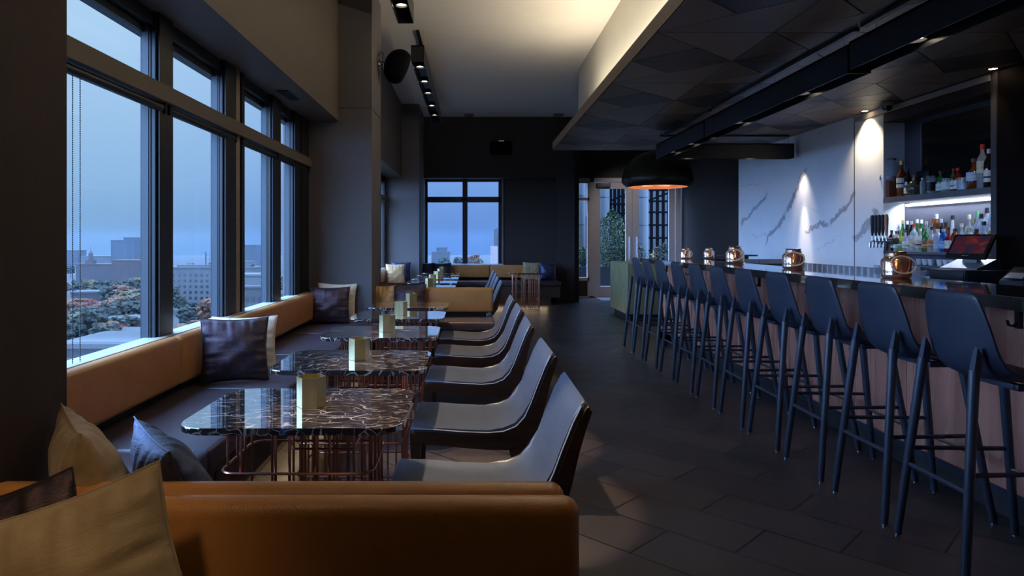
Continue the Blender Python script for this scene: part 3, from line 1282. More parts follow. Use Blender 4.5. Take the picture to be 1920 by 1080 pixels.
# window bay
pillow('plum_cushion', 'plum and navy satin cushion in the middle of the window banquette, before the ivory one', PLUM, (-1.26, 3.62, .466), .35, .345, .13, -10, 24, 1, 5)
pillow('ivory_cushion', 'ivory satin cushion behind the plum one in the middle of the window banquette', IVORY, (-1.285, 3.84, .466), .36, .33, .10, -12, 20, 1, 6)
pillow('plum_cushion', 'plum and navy satin cushion at the foot of the first column', PLUM, (-1.30, 6.17, .466), .38, .34, .13, -10, 14, 1, 7)
pillow('ivory_cushion', 'ivory satin cushion behind the plum one at the foot of the first column', IVORY, (-1.265, 6.31, .466), .36, .36, .09, -6, 6, 2, 8)
# low partition
pillow('copper_cushion', 'copper satin cushion on the low partition seat, against the first column', TANP, (-.865, 6.66, .466), .23, .32, .12, -10, 0, -1, 9)
pillow('plum_cushion', 'plum and blue satin cushion on the low partition seat, beside the copper one', PLUM, (-.615, 6.67, .466), .34, .325, .13, -10, 3, -1, 10)
pillow('plum_cushion', 'crumpled plum satin cushion behind the low partition by the column', PLUM, (-.90, 7.02, .468), .42, .345, .15, 12, 2, 4, 11)
pillow('navy_cushion', 'shiny navy cushion behind the low partition, its top edge above the leather', NAVY, (-.62, 7.04, .468), .34, .33, .13, 14, -6, -4, 12)
# beyond the column
pillow('navy_cushion', 'navy satin cushion with pale seam leaning half hidden past the first column', NAVY, (-1.20, 8.45, .466), .34, .32, .13, -8, 62, 0, 13)
pillow('copper_cushion', 'copper satin cushion in front of the dark one at the foot of the second column', TANP, (-1.27, 11.35, .466), .34, .37, .12, -12, 28, 2, 14)
pillow('navy_cushion', 'dark navy cushion at the foot of the second column', NAVY, (-1.24, 11.86, .466), .34, .385, .12, -8, 8, 0, 15)
pillow('navy_cushion', 'dark navy cushion at the left end of the far banquette', NAVY, (-.85, 12.92, .466), .28, .34, .12, -10, 12, 0, 16)
pillow('navy_cushion', 'navy satin cushion second from the left on the far banquette', NAVY, (-.58, 12.90, .466), .36, .34, .12, -12, -3, -1, 17)
pillow('gold_cushion', 'pale gold cushion towards the right end of the far banquette', PILE, (1.12, 12.95, .466), .335, .345, .12, -10, 0, 1, 18)
pillow('navy_cushion', 'bright navy satin cushion at the right end of the far banquette', NAVY, (1.43, 12.95, .466), .31, .335, .12, -10, 5, 1, 19)

# ------------------------------------------------------------------ bar
t = thing('bar_counter', 'long bar with dark polished stone top and rose metal front', 'bar', (2.12, 0, 0))
X0 = 2.12
mb = MB()
poly = [(0, -1.2), (.53, -1.2), (.53, 8.06), (1.745, 8.06), (1.745, 8.64), (0, 8.64)]
mb.prism(poly, .945, 1.0, bev=.003)
top = mb.build('worktop', GRANITE, t, False)
for k in range(8):
    y0 = -1.2 + k * 1.22
    y1 = min(y0 + 1.216, 8.56)
    if y1 > y0:
        MB().box(.218, .236, y0, y1, .125, .945).build('front_panel', ROSE, t, False)
mb = MB()
mb.box(.236, .50, -1.2, 8.58, 0, .94)
mb.box(.236, 1.74, 8.10, 8.58, 0, .94)
mb.build('carcass', mat('bar_carcass', (.025, .022, .022), .6), t, False)
MB().box(.26, .27, -1.2, 8.58, 0, .125).build('kickboard', BLACK, t, False)
MB().box(.205, .236, -1.2, 8.56, .10, .13).build('bottom_rail', NAVYBLK, t, False)
for k in range(9):
    y = 1.15 + k * .88
    mb = MB()
    mb.box(.200, .218, y - .012, y + .012, .845, .935)
    mb.tube([(.205, y, .87), (.185, y, .855), (.165, y, .86), (.158, y, .88)], .006, 6)
    mb.build('bag_hook', BLACK, t)
mb = MB()
mb.box(.203, .218, 2.30, 2.375, .76, .875, bev=.003)
ol = mb.build('outlet_cover', mat('outlet_grey', (.20, .21, .24), .35, metal=.4), t)
MB().box(.200, .2035, 2.325, 2.35, .79, .845).build('socket', BLACK, ol, False)

# work side behind the bar
t = thing('back_counter', 'low dark work counter under the bottle shelves', 'counter', (3.33, 0, 0))
MB().box(0, .53, -1.2, 9.7, .86, .90, bev=.003).build('worktop', GRANITE, t, False)
MB().box(.04, .53, -1.2, 9.7, .1, .86).build('cabinet', NAVYBLK, t, False)
MB().box(.09, .53, -1.2, 9.7, 0, .1).build('plinth', BLACK, t, False)
t = thing('under_bar_shelf', 'steel ledge for glasses behind the stone bar top', 'shelf', (2.64, 0, 0))
MB().box(0.02, .24, 3.4, 7.9, .86, .885, bev=.003).build('ledge', STEEL, t, False)
MB().box(0.02, .22, 3.4, 7.9, .1, .86).build('front_unit', BLACK, t, False)
DRK = None


DRK = bottle_glass('drinking_glass', (.88, .92, .97), .84, .05)


def make_tumbler():
    return MB().lathe([(0, .003), (.026, .003), (.027, .01), (.032, .14), (.0345, .15), (.031, .14), (.025, .016), (0, .016)], 12).build('drinking_glass', DRK)


gl0 = make_tumbler()
tag(gl0, 'clear upside-down drinking glass in the row behind the bar top', 'glass', 'drinking glasses standing behind the bar top')
k = 0
for y in [4.18 + .078 * i for i in range(20)]:
    for x in (2.74,):
        o = gl0 if k == 0 else gl0.copy()
        if k:
            C.objects.link(o)
        o.location = (x, y, .885)
        k += 1
t = thing('serving_tray', 'black low tray with rounded end on the far return of the bar', 'tray', (3.22, 8.3, 1.0))
mb = MB().prism(rrect(.24, .10, .095, 8), .030, .048, bev=.004)
mb.build('plate', BLACK, t)
MB().prism(rrect(.13, .06, .05, 6), 0, .030).build('foot', BLACK, t)
# brass station beyond the bar
t = thing('brass_station', 'large brass-clad box standing on a recessed plinth beyond the bar', 'cabinet', (2.34, 10.32, 0))
MB().box(0, 1.05, 0, 1.28, .10, .87, bev=.003).build('brass_body', BRASSP, t, False)
MB().box(.06, .98, .06, 1.22, 0, .10).build('plinth', BLACK, t, False)

# ------------------------------------------------------------------ bar stools


def make_stool():
    t = thing('bar_stool', '', 'stool', group='navy bar stools along the bar')
    # profile of the shell in (x, z), half width, forward curl of the edges; x from the aisle-side feet
    P = [(.085, 1.028, .100, .004), (.078, 1.022, .128, .006), (.076, 1.005, .146, .010), (.077, .97, .160, .016), (.080, .92, .172, .024), (.085, .87, .180, .032), (.090, .81, .186, .040),
         (.100, .760, .190, .050), (.121, .722, .194, .054), (.158, .700, .198, .048), (.215, .692, .200, .038), (.30, .693, .200, .026),
         (.38, .700, .197, .016), (.43, .706, .190, .008), (.462, .698, .178, .002), (.475, .688, .150, 0)]
    n = 14
    bm = bmesh.new()
    top, bot = [], []
    for i, (x, z, hw, curl) in enumerate(P):
        a = P[max(0, i - 1)]
        b = P[min(len(P) - 1, i + 1)]
        tx, tz = b[0] - a[0], b[1] - a[1]
        ln = math.hypot(tx, tz)
        nx, nz = -tz / ln, tx / ln       # inward (towards the sitter / up)
        if nz < 0 and nx < 0:
            nx, nz = -nx, -nz
        ra, rb = [], []
        for j in range(n + 1):
            v = -1 + 2 * j / n
            c = curl * abs(v) ** 2.4
            px_, pz_ = x + nx * c, z + nz * c
            ra.append(bm.verts.new((px_ + nx * .006, v * hw, pz_ + nz * .006)))
            rb.append(bm.verts.new((px_ - nx * .006, v * hw, pz_ - nz * .006)))
        top.append(ra)
        bot.append(rb)
    for i in range(len(P) - 1):
        for j in range(n):
            bm.faces.new((top[i][j], top[i][j + 1], top[i + 1][j + 1], top[i + 1][j]))
            bm.faces.new((bot[i][j + 1], bot[i][j], bot[i + 1][j], bot[i + 1][j + 1]))
        bm.faces.new((top[i][0], top[i + 1][0], bot[i + 1][0], bot[i][0]))
        bm.faces.new((top[i + 1][n], top[i][n], bot[i][n], bot[i + 1][n]))
    for j in range(n):
        bm.faces.new((top[0][j + 1], top[0][j], bot[0][j], bot[0][j + 1]))
        bm.faces.new((top[-1][j], top[-1][j + 1], bot[-1][j + 1], bot[-1][j]))
    mb = MB()
    mb.bm.free()
    mb.bm = bm
    sh = mb.build('shell', NAVYBLK, t, angle=60)
    s_ = sh.modifiers.new('smooth', 'SUBSURF')
    s_.levels = 1
    s_.render_levels = 1
    # under-seat frame
    mb = MB()
    mb.box(.25, .40, -.12, -.09, .662, .686, bev=.004)
    mb.box(.25, .40, .09, .12, .662, .686, bev=.004)
    mb.box(.25, .28, -.11, .11, .662, .686, bev=.004)
    mb.box(.36, .39, -.11, .11, .668, .698, bev=.004)
    mb.build('seat_frame', NAVYBLK, t)
    feet = {}
    for s in (-1, 1):
        for (fx, fy, tx, ty, tz) in ((0, s * .195, .072, s * .142, .745), (.48, s * .185, .385, s * .125, .690)):
            mb = MB()
            mb.rod((fx, fy, .008), (tx, ty, tz), .0155, .0185, n=14)
            leg = mb.build('leg', STOOLWOOD, t)
            MB().rod((fx, fy, 0), (fx, fy, .008), .010, n=12).build('glide', STEEL, leg)
            if fx == 0:
                mb = MB()
                a = (.072, ty, .735)
                # flat wedge that runs up the outside of the shell
                w1 = [(.060, ty - .014, .735), (.090, ty - .014, .735), (.094, ty - .012, .80), (.078, ty - .008, .83), (.070, ty - .012, .79)]
                va = [mb.bm.verts.new(p) for p in w1]
                vb = [mb.bm.verts.new((p[0], ty + (ty - p[1]), p[2])) for p in w1]
                mb.bm.faces.new(va)
                mb.bm.faces.new(vb[::-1])
                for k in range(5):
                    mb.bm.faces.new((va[(k + 1) % 5], va[k], vb[k], vb[(k + 1) % 5]))
                mb.build('leg_tenon', STOOLWOOD, leg)

    def on(fx, fy, tx, ty, tz, z):
        k = z / tz
        return (fx + (tx - fx) * k, fy + (ty - fy) * k, z)
    rear = [on(0, s * .195, .072, s * .142, .745, .305) for s in (-1, 1)]
    MB().rod(rear[0], rear[1], .009, n=10).build('stretcher', STOOLWOOD, t)
    front = [on(.48, s * .185, .385, s * .125, .690, .285) for s in (-1, 1)]
    MB().rod(front[0], front[1], .009, n=10).build('footrest', STEEL, t)
    for s in (-1, 1):
        MB().rod(on(0, s * .195, .072, s * .142, .745, .37), on(.48, s * .185, .385, s * .125, .690, .37), .009, n=10).build('stretcher', STOOLWOOD, t)
    return t


STOOL_Y = [2.637, 3.117, 3.637, 4.133, 4.637, 5.141, 5.645, 6.149, 6.685, 7.197, 7.637]
ORD = ['nearest navy bar stool, cut by the right edge of the picture', 'second nearest navy bar stool at the rose-fronted bar', 'third navy bar stool from the camera',
       'fourth navy bar stool from the camera', 'fifth navy bar stool from the camera', 'sixth navy bar stool, the middle one of the row of eleven',
       'seventh navy bar stool from the camera, fifth from the far end', 'fourth navy bar stool from the far end of the row', 'third navy bar stool from the far end of the row',
       'navy bar stool next to the last one at the far end', 'farthest navy bar stool, in front of the brass box']
ST = make_stool()
for i, y in enumerate(STOOL_Y):
    loc = (1.762 - .0025 * i, y, 0)
    if i == 0:
        ST.location = loc
        ST['label'] = ORD[0]
    else:
        dup(ST, loc, (0, 0, R((0, .8, -.6, .5, 0, -.7, .4, 0, .6, -.5, .3)[i])), label=ORD[i])

# ------------------------------------------------------------------ lanterns on the bar
m, p = new_mat('mercury_copper_glass')
N, L = nodes_of(m)
v = pos_vec(m, (1, 1, .35), obj=True)
n_ = noise(m, v, 85, 5, .75)
L.new(ramp(m, n_.outputs['Fac'], [(.35, (.50, .30, .24)), (.6, (.95, .76, .66))]), p.inputs['Base Color'])
p.inputs['Metallic'].default_value = .9
p.inputs['Roughness'].default_value = .14
tr = N.new('ShaderNodeBsdfTransparent')
tr.inputs[0].default_value = (1, .80, .62, 1)
mx = N.new('ShaderNodeMixShader')
L.new(ramp(m, n_.outputs['Fac'], [(.40, (.35, .35, .35)), (.55, (.04, .04, .04))]), mx.inputs[0])
L.new(p.outputs[0], mx.inputs[1])
L.new(tr.outputs[0], mx.inputs[2])
L.new(mx.outputs[0], N['Material Output'].inputs[0])
MERC = m
FLAME = glow('candle_flame', (1, .68, .30), 40)


def make_lantern():
    t = thing('candle_lantern', '', 'lantern', group='copper glass lanterns on the bar')
    prof = [(0, 0), (.070, 0), (.078, .006), (.080, .02), (.080, .098), (.074, .112), (.060, .121), (.054, .127), (.054, .150), (.057, .155), (.052, .155), (.050, .127), (.056, .117), (.072, .106), (.076, .096), (.076, .022), (.066, .008), (0, .008)]
    MB().lathe(prof, 28).build('jar', MERC, t, angle=60)
    c = MB().lathe([(0, .009), (.030, .009), (.030, .048), (.026, .050), (0, .047)], 16).build('candle', mat('candle_wax', (.75, .68, .55), .5), t)
    MB().lathe([(0, .052), (.004, .056), (.0055, .064), (.003, .074), (0, .082)], 8).build('flame', FLAME, c)
    # looped rope handle hanging down the front side of the jar
    pts = []
    for k in range(24):
        a = 2 * PI * k / 24
        pts.append((-.060 - .030 * (1 - math.cos(a)) * .5, .072 * math.sin(a), .128 - .050 * (1 - math.cos(a))))
    MB().tube(pts, .0048, 6, True).build('rope_handle', ROPE, t)
    MB().lathe([(.0545, .126), (.0585, .128), (.0585, .136), (.0545, .138)], 20).build('collar', mat('lantern_collar', (.5, .36, .2), .35, metal=.9), t)
    d = bpy.data.lights.new('candle_light', 'POINT')
    d.energy = .35
    d.color = (1, .70, .42)
    d.shadow_soft_size = .008
    o = bpy.data.objects.new('candle_light', d)
    C.objects.link(o)
    o.location = (0, 0, .095)
    o.parent = t
    return t


LN = make_lantern()
for i, (x, y, rz, sc_, lab) in enumerate(((2.50, 4.03, 88, 1.05, 'nearest copper glass lantern, in front of the bottle shelves, handle hanging right'),
                                          (2.50, 5.32, 70, 1.0, 'copper glass lantern lit against the bright streak on the marble wall'),
                                          (2.53, 6.58, 66, 1.05, 'copper glass lantern at the left edge of the marble wall'),
                                          (2.93, 8.46, 70, .80, 'small round copper glass lantern on the far return of the bar'),
                                          (2.59, 8.30, 100, .80, 'copper glass lantern at the far corner of the bar, nearest the doors'))):
    if i == 0:
        LN.location = (x, y, 1.001)
        LN.rotation_euler = (0, 0, R(rz))
        LN['label'] = lab
    else:
        dup(LN, (x, y, 1.001), (0, 0, R(rz)), label=lab, scale=(sc_,) * 3)
t = thing('candlestick', 'white candle in a small brass dish holder at the far end of the bar', 'candlestick', (2.26, 8.52, 1.0))
MB().lathe([(0, 0), (.045, 0), (.047, .006), (.012, .012), (.010, .036), (.030, .041), (.055, .046), (.055, .050), (.010, .046), (0, .046)], 18).build('dish', BRASS, t)
MB().rod((0, 0, .046), (0, 0, .105), .010, n=12).build('candle', mat('white_candle', (.85, .80, .74), .5), t)

# ------------------------------------------------------------------ shelves, bottles, register
t = thing('bottle_shelf', 'grey upper bottle shelf lit from beneath by a cold light strip', 'shelf', (XW, 5.086, 0))
MB().box(-.004, .20, 0, 1.344, 1.572, 1.621, bev=.002).build('board', mat('grey_shelf', (.13, .125, .14), .45), t, False)
MB().box(.165, .20, .02, 1.28, 1.535, 1.560, bev=.003).build('led_strip', LEDGLOW, t, False)
area('led_light', (.15, .67, 1.56), (0, R(-22), 0), .04, 1.25, 9.0, (.70, .80, 1), t)
t = thing('bottle_shelf', 'grey lower bottle shelf crowded with spirits', 'shelf', (XW, 5.086, 0))
MB().box(-.004, .20, 0, 1.344, 1.100, 1.123, bev=.002).build('board', MATS['grey_shelf'], t, False)
struct('wall_niche_back', MB().box(XW + .20, XW + .24, 5.086, 6.43, .9, 2.35), mat('niche_back', (.075, .075, .10), .55, nscale=3))
t = thing('dark_screen', 'large glossy black screen above the upper bottle shelf', 'screen', (XW + .186, 5.10, 1.66))
MB().box(0, .012, 0, 1.08, 0, .62, bev=.003).build('panel', mat('screen_gloss', (.012, .010, .009), .08, coat=.5), t, False)
MB().box(-.002, .002, 1.066, 1.08, 0, .62).build('edge', STEEL, t, False)

BG = {'clear': bottle_glass('clear_bottle_glass', (.80, .86, .92), .62), 'green': bottle_glass('green_bottle_glass', (.06, .30, .08), .45),
      'amber': bottle_glass('amber_bottle_glass', (.30, .09, .02), .45), 'dark': bottle_glass('dark_bottle_glass', (.015, .016, .018), .1),
      'blue': bottle_glass('blue_bottle_glass', (.04, .22, .70), .45), 'red': bottle_glass('red_bottle_glass', (.40, .02, .02), .4),
      'yellow': bottle_glass('yellow_bottle_glass', (.65, .60, .08), .5), 'frost': bottle_glass('frosted_bottle_glass', (.62, .68, .80), .35, .4)}
LC = {'white': (.78, .76, .72), 'cream': (.70, .64, .50), 'gold': (.62, .45, .16), 'red': (.55, .04, .03), 'green': (.10, .40, .14), 'orange': (.75, .24, .06), 'blue': (.25, .42, .75),
      'black': (.02, .02, .025), 'silver': (.6, .6, .62), 'brown': (.14, .06, .03), 'pale blue': (.50, .64, .85), 'copper': (.55, .22, .12), 'dark red': (.22, .02, .03)}
LM = {k: mat('print_' + k.replace(' ', '_'), c, .45, metal=.6 if k in ('gold', 'silver', 'copper') else 0) for k, c in LC.items()}
SH = {'round': [(0, 0), (.92, 0), (1, .015), (1, .60), (.92, .68), (.55, .76), (.36, .82), (.33, .97), (0, .97)],
      'tall': [(0, 0), (.94, 0), (1, .012), (1, .52), (.85, .62), (.42, .73), (.36, .78), (.34, .97), (0, .97)],
      'squat': [(0, 0), (.85, 0), (1, .04), (1, .42), (.8, .56), (.42, .66), (.32, .72), (.32, .95), (0, .95)],
      'globe': [(0, 0), (.6, 0), (.9, .12), (1, .28), (.9, .46), (.6, .58), (.32, .66), (.28, .94), (0, .94)],
      'slim': [(0, 0), (.95, 0), (1, .01), (1, .70), (.7, .80), (.45, .86), (.42, .97), (0, .97)]}
BN = []


def bottle(shape, glass, lab_c, cap_c, x, y, z, h, r, label, group, lab_z=(.16, .48)):
    name = {'amber': 'spirit_bottle', 'dark': 'wine_bottle'}.get(glass, 'glass_bottle')
    t = thing(name, label, 'bottle', (x, y, z), group=group)
    prof = [(a * r, b * h) for a, b in SH[shape]]
    MB().lathe(prof, 14).build('bottle_body', BG[glass], t, angle=50)
    if lab_c:
        z0, z1 = lab_z[0] * h, lab_z[1] * h
        MB().lathe([(r * 1.0, z0), (r * 1.03, z0), (r * 1.03, z1), (r * 1.0, z1)], 14).build('paper_label', LM[lab_c], t, angle=50)
        MB().lathe([(r * 1.03, z0 + (z1 - z0) * .35), (r * 1.042, z0 + (z1 - z0) * .35), (r * 1.042, z0 + (z1 - z0) * .5), (r * 1.03, z0 + (z1 - z0) * .5)], 14).build(
            'label_band', LM['gold' if lab_c in ('white', 'cream') and len(BN) % 2 else ('black' if lab_c in ('white', 'cream') else 'white')], t, angle=50)
    nr = [a for a, b in SH[shape]][-2] * r
    MB().lathe([(0, h * .88), (nr * 1.18, h * .88), (nr * 1.22, h), (0, h)], 12).build('cap', LM[cap_c], t, angle=50)
    BN.append(t)
    return t


def py_of(px, x):
    return x * F / (px - 886)


XF, XB = 3.915, 4.015
ZS = 1.123
FRONT = [  # px of the centre, shape, glass, label, cap, height, radius, words
    (1672, 'round', 'dark', 'white', 'black', .20, .030, 'dark bottle with white label'),
    (1681, 'slim', 'clear', 'white', 'dark red', .19, .026, 'clear bottle with white label and dark red cap'),
    (1689, 'squat', 'yellow', 'green', 'green', .20, .030, 'yellow-green squat bottle with green cap'),
    (1697.5, 'tall', 'clear', 'white', 'brown', .20, .026, 'clear bottle with white label and brown cap'),
    (1705, 'slim', 'clear', 'cream', 'black', .17, .024, 'short clear bottle with cream label'),
    (1713.5, 'round', 'clear', 'cream', 'red', .25, .032, 'clear bottle with cream label and tall red cap'),
    (1725, 'squat', 'clear', 'white', 'cream', .21, .036, 'wide clear bottle with white label and cream stopper'),
    (1736, 'round', 'green', 'orange', 'green', .20, .031, 'green bottle with orange label'),
    (1747, 'squat', 'clear', 'orange', 'black', .22, .034, 'clear bottle with orange label and black cap'),
    (1758, 'slim', 'frost', 'pale blue', 'silver', .20, .029, 'frosted bottle with pale blue label'),
    (1769, 'slim', 'blue', 'blue', 'silver', .20, .028, 'bright blue glass bottle'),
    (1779, 'squat', 'red', 'white', 'black', .21, .030, 'red bottle with white label behind the till screen'),
    (1791, 'slim', 'amber', 'cream', 'black', .20, .030, 'amber bottle with cream label behind the till screen'),
    (1818, 'slim', 'clear', 'white', 'gold', .20, .030, 'clear bottle with gold cap above the till screen'),
    (1831, 'slim', 'red', None, 'black', .19, .028, 'dark red liqueur bottle right of the till screen'),
    (1845, 'squat', 'clear', 'black', 'black', .25, .040, 'clear bottle with black printed body and black cap'),
    (1857, 'slim', 'yellow', 'orange', 'white', .20, .022, 'yellow bottle with orange label at the right end')]
BACK = [
    (1684, 'round', 'dark', 'dark red', 'dark red', .25, .028, 'dark bottle with dark red cap'), (1692.5, 'tall', 'green', 'cream', 'gold', .31, .029, 'green bottle with long gold cap'),
    (1701, 'round', 'dark', 'red', 'white', .30, .030, 'dark bottle with white cap'), (1709, 'round', 'dark', 'dark red', 'silver', .295, .030, 'dark bottle with silver and red cap'),
    (1719.5, 'round', 'green', 'white', 'white', .31, .031, 'dark green bottle with white cap, left of its twin'),
    (1727.5, 'round', 'green', 'white', 'white', .305, .031, 'dark green bottle with white cap, right of its twin'),
    (1737, 'tall', 'clear', None, 'silver', .29, .030, 'clear tall bottle with silver cap'), (1748, 'round', 'clear', 'copper', 'copper', .31, .036, 'clear bottle with copper cap'),
    (1756, 'slim', 'amber', 'white', 'white', .35, .026, 'tall slim bottle with high white cap'), (1765, 'tall', 'dark', 'silver', 'silver', .305, .028, 'dark bottle with silver cap'),
    (1773, 'globe', 'amber', None, 'black', .27, .038, 'round amber bottle with black stopper'), (1786, 'globe', 'clear', None, 'black', .33, .042, 'large round clear decanter with dark stopper'),
    (1803, 'squat', 'clear', 'cream', 'cream', .255, .034, 'squat clear bottle with cream stopper'), (1817, 'tall', 'clear', 'white', 'cream', .33, .034, 'clear bottle with tall cream cap'),
    (1827, 'round', 'clear', 'gold', 'gold', .29, .032, 'clear bottle with gold cap'), (1832.5, 'tall', 'clear', 'green', 'green', .355, .028, 'clear bottle with bright green cap'),
    (1840, 'slim', 'frost', None, 'black', .33, .028, 'pale frosted bottle with black cap'), (1850.5, 'round', 'frost', 'white', 'black', .38, .036, 'tallest pale bottle with black neck'),
    (1858.5, 'round', 'frost', 'white', 'silver', .34, .030, 'pale bottle with silver cap at the right end')]
for row, x, words in ((FRONT, XF, 'lower shelf front row'), (BACK, XB, 'lower shelf back row')):
    for (px, s_, g, lc, cc, h, r_, w_) in row:
        bottle(s_, g, lc, cc, x, py_of(px, x), ZS, h * (.93 if row is BACK else .97), r_, w_ + ', ' + words, 'bottles on the lower shelf')
ZU = 1.621
xu = 3.95
UP = [(1690.5, 'tall', 'amber', 'cream', 'gold', .335, .041, 'red-amber bottle with cream label and tan cap beside the glass dispenser', (.25, .52)),
      (1702, 'round', 'dark', 'white', 'black', .255, .030, 'dark bottle with small white label behind the cream-labelled one', (.1, .3)),
      (1729.5, 'slim', 'clear', None, 'silver', .15, .020, 'tiny clear bottle with a pourer, right of the round decanter', (.2, .5)),
      (1764, 'round', 'green', 'white', 'dark red', .185, .036, 'small green bottle with white label, alone on the upper shelf', (.1, .42)),
      (1788, 'round', 'green', 'white', 'red', .19, .024, 'slim green-necked bottle beside the red sauce bottle', (.1, .45)),
      (1796, 'round', 'red', 'white', 'red', .19, .031, 'red sauce bottle with a white diamond label', (.1, .45)),
      (1826.5, 'squat', 'amber', 'pale blue', 'brown', .245, .052, 'wide amber bottle with pale label, left of the red-capped bottle', (.28, .55)),
      (1842, 'round', 'clear', 'cream', 'red', .345, .038, 'tall bottle with big red wax cap and orange band', (.35, .62)),
      (1854, 'round', 'dark', 'white', 'silver', .30, .034, 'dark bottle with white label at the right end of the upper shelf', (.15, .45))]
for (px, s_, g, lc, cc, h, r_, w_, lz) in UP:
    bottle(s_, g, lc, cc, xu, py_of(px, xu), ZU, h, r_, w_, 'bottles on the upper shelf', lz)
# glass drinks dispenser on a wooden box
yd = py_of(1671, xu)
t = thing('wooden_box', 'reddish wooden box under the glass dispenser at the left of the upper shelf', 'box', (xu - .005, yd, ZU))
MB().box(-.055, .055, -.06, .06, 0, .158, bev=.003).build('case', wood('red_wood', (.17, .045, .02), (.28, .085, .04), .4, axis=2), t, False)
t = thing('drink_dispenser', 'glass drinks dispenser jar with metal lid and tap on the wooden box', 'dispenser', (xu - .005, yd, ZU + .158))
MB().lathe([(0, 0), (.050, 0), (.058, .02), (.058, .15), (.042, .18), (.042, .195), (.039, .195), (.039, .18), (.054, .15), (.054, .02), (0, .01)], 20).build('jar', DRK, t)
MB().lathe([(0, .006), (.052, .006), (.053, .045), (0, .045)], 18).build('drink', bottle_glass('punch', (.35, .07, .03), .4), t)
MB().lathe([(0, .195), (.046, .195), (.050, .20), (.048, .212), (.012, .218), (0, .222)], 20).build('lid', STEEL, t)
mb = MB()
mb.rod((-.05, .02, .035), (-.085, .035, .035), .008)
mb.rod((-.08, .033, .012), (-.08, .033, .060), .006)
mb.build('tap', STEEL, t)
# round decanter, jars and tubs on the upper shelf
yd = py_of(1715, xu)
t = thing('decanter', 'round knobbly glass decanter with cork stopper on the upper shelf', 'decanter', (xu, yd, ZU))
mb = MB().lathe([(0, 0), (.035, 0), (.060, .03), (.068, .065), (.060, .10), (.035, .125), (.020, .135), (.020, .16), (0, .16)], 26)
for v in mb.bm.verts:
    a = math.atan2(v.co.y, v.co.x)
    if .01 < v.co.z < .13:
        k = 1 + .05 * math.sin(a * 7) * math.cos(v.co.z * 130)
        v.co.x *= k
        v.co.y *= k
mb.build('glass_body', bottle_glass('smoky_glass', (.18, .15, .10), .45), t)
MB().rod((0, 0, .155), (0, 0, .19), .018, .022, n=12).build('stopper', LM['brown'], t)
t = thing('small_tablet', 'small black tablet leaning behind the round decanter', 'tablet', (XW + .17, py_of(1729, 4.04), ZU))
MB().box(0, .01, -.085, .085, 0, .225, bev=.008).build('case', BLACK, t)


def tub(px, r, h, words, name, label_c, clip=False):
    t = thing(name, words, 'jar', (xu, py_of(px, xu), ZU))
    MB().lathe([(0, 0), (r * .96, 0), (r, .006), (r, h), (r * .94, h), (r * .94, .008), (0, .008)], 20).build('glass_body', DRK, t)
    if label_c:
        MB().lathe([(r * 1.0, h * .2), (r * 1.02, h * .2), (r * 1.02, h * .75), (r, h * .75)], 20).build('paper_label', LM[label_c], t)
    else:
        MB().lathe([(0, .009), (r * .92, .009), (r * .92, h * .55), (0, h * .55)], 16).build('contents', LM['silver'], t)
    if clip:
        MB().lathe([(0, h), (r * 1.02, h), (r * 1.04, h + .008), (r * .9, h + .02), (0, h + .022)], 20).build('lid', DRK, t)
        MB().tube([(-r * 1.03, -.02, h - .01), (-r * 1.15, 0, h + .01), (-r * 1.03, .02, h - .01), (-r * 1.0, 0, h - .03)], .0016, 5, True).build('wire_clip', STEEL, t)
    return t


tub(1745, .036, .135, 'clip-top glass jar with dark contents on the upper shelf', 'clip_top_jar', 'black', True)
tub(1776.5, .044, .115, 'clear round tub with a white label on the upper shelf', 'glass_tub', 'white')
tub(1809, .056, .105, 'low wide glass jar right of the red sauce bottle', 'glass_tub', None)
# beer tap
t = thing('beer_tap', 'chrome beer tap tower with black tap handles at the left end of the shelves', 'tap', (3.50, 5.76, .90))
MB().lathe([(0, 0), (.055, 0), (.055, .012), (.026, .02), (.024, .28), (.035, .30), (.035, .32), (0, .325)], 18).build('tower', STEEL, t)
MB().rod((0, -.12, .315), (0, .12, .315), .028, n=16).build('manifold', STEEL, t)
for k in range(5):
    y = -.10 + k * .05
    mb = MB()
    mb.tube([(-.02, y, .315), (-.07, y, .32), (-.085, y, .30), (-.088, y, .26)], .009, 8)
    mb.rod((-.068, y, .32), (-.068, y, .365), .007)
    fa = mb.build('faucet', STEEL, t)
    MB().lathe([(0, .36), (.007, .36), (.012, .39), (.016, .50), (.012, .535), (0, .54)], 10, c=(-.068, y, 0)).build('tap_handle', LM['black'] if k not in (0,) else LM['copper'], fa)
# register
t = thing('cash_drawer', 'black metal cash drawer on the work counter', 'drawer', (3.42, 4.74, .90))
MB().box(0, .42, 0, .37, .002, .11, bev=.004).build('case', mat('drawer_metal', (.035, .035, .045), .38, metal=.3), t)
fr = MB().box(-.006, 0, .01, .36, .010, .095, bev=.002).build('drawer_front', MATS['drawer_metal'], t)
MB().box(-.008, -.006, .07, .16, .062, .068).build('media_slot', BLACK, fr, False)
MB().box(-.008, -.006, .23, .32, .062, .068).build('media_slot', BLACK, fr, False)
MB().rod((-.009, .20, .03), (-.006, .20, .03), .006, n=12).build('lock', STEEL, fr)
fr2 = MB().box(.01, .41, -.006, 0, .010, .095, bev=.002).build('side_plate', MATS['drawer_metal'], t)
t = thing('till', 'touchscreen till with tilted display on a curved silver base', 'till', (3.60, 4.95, 1.011), rotz=R(22))
mb = MB()
mb.sweep_y([(-.13, 0), (.15, 0), (.15, .055), (.09, .075), (-.02, .040), (-.12, .012)], -.13, .13)
mb.build('base', mat('till_silver', (.45, .46, .50), .35, metal=.6), t, angle=25)
MB().sweep_y([(.00, .05), (.05, .06), (.075, .13), (.035, .14)], -.05, .05).build('stand', MATS['till_silver'], t, angle=25)
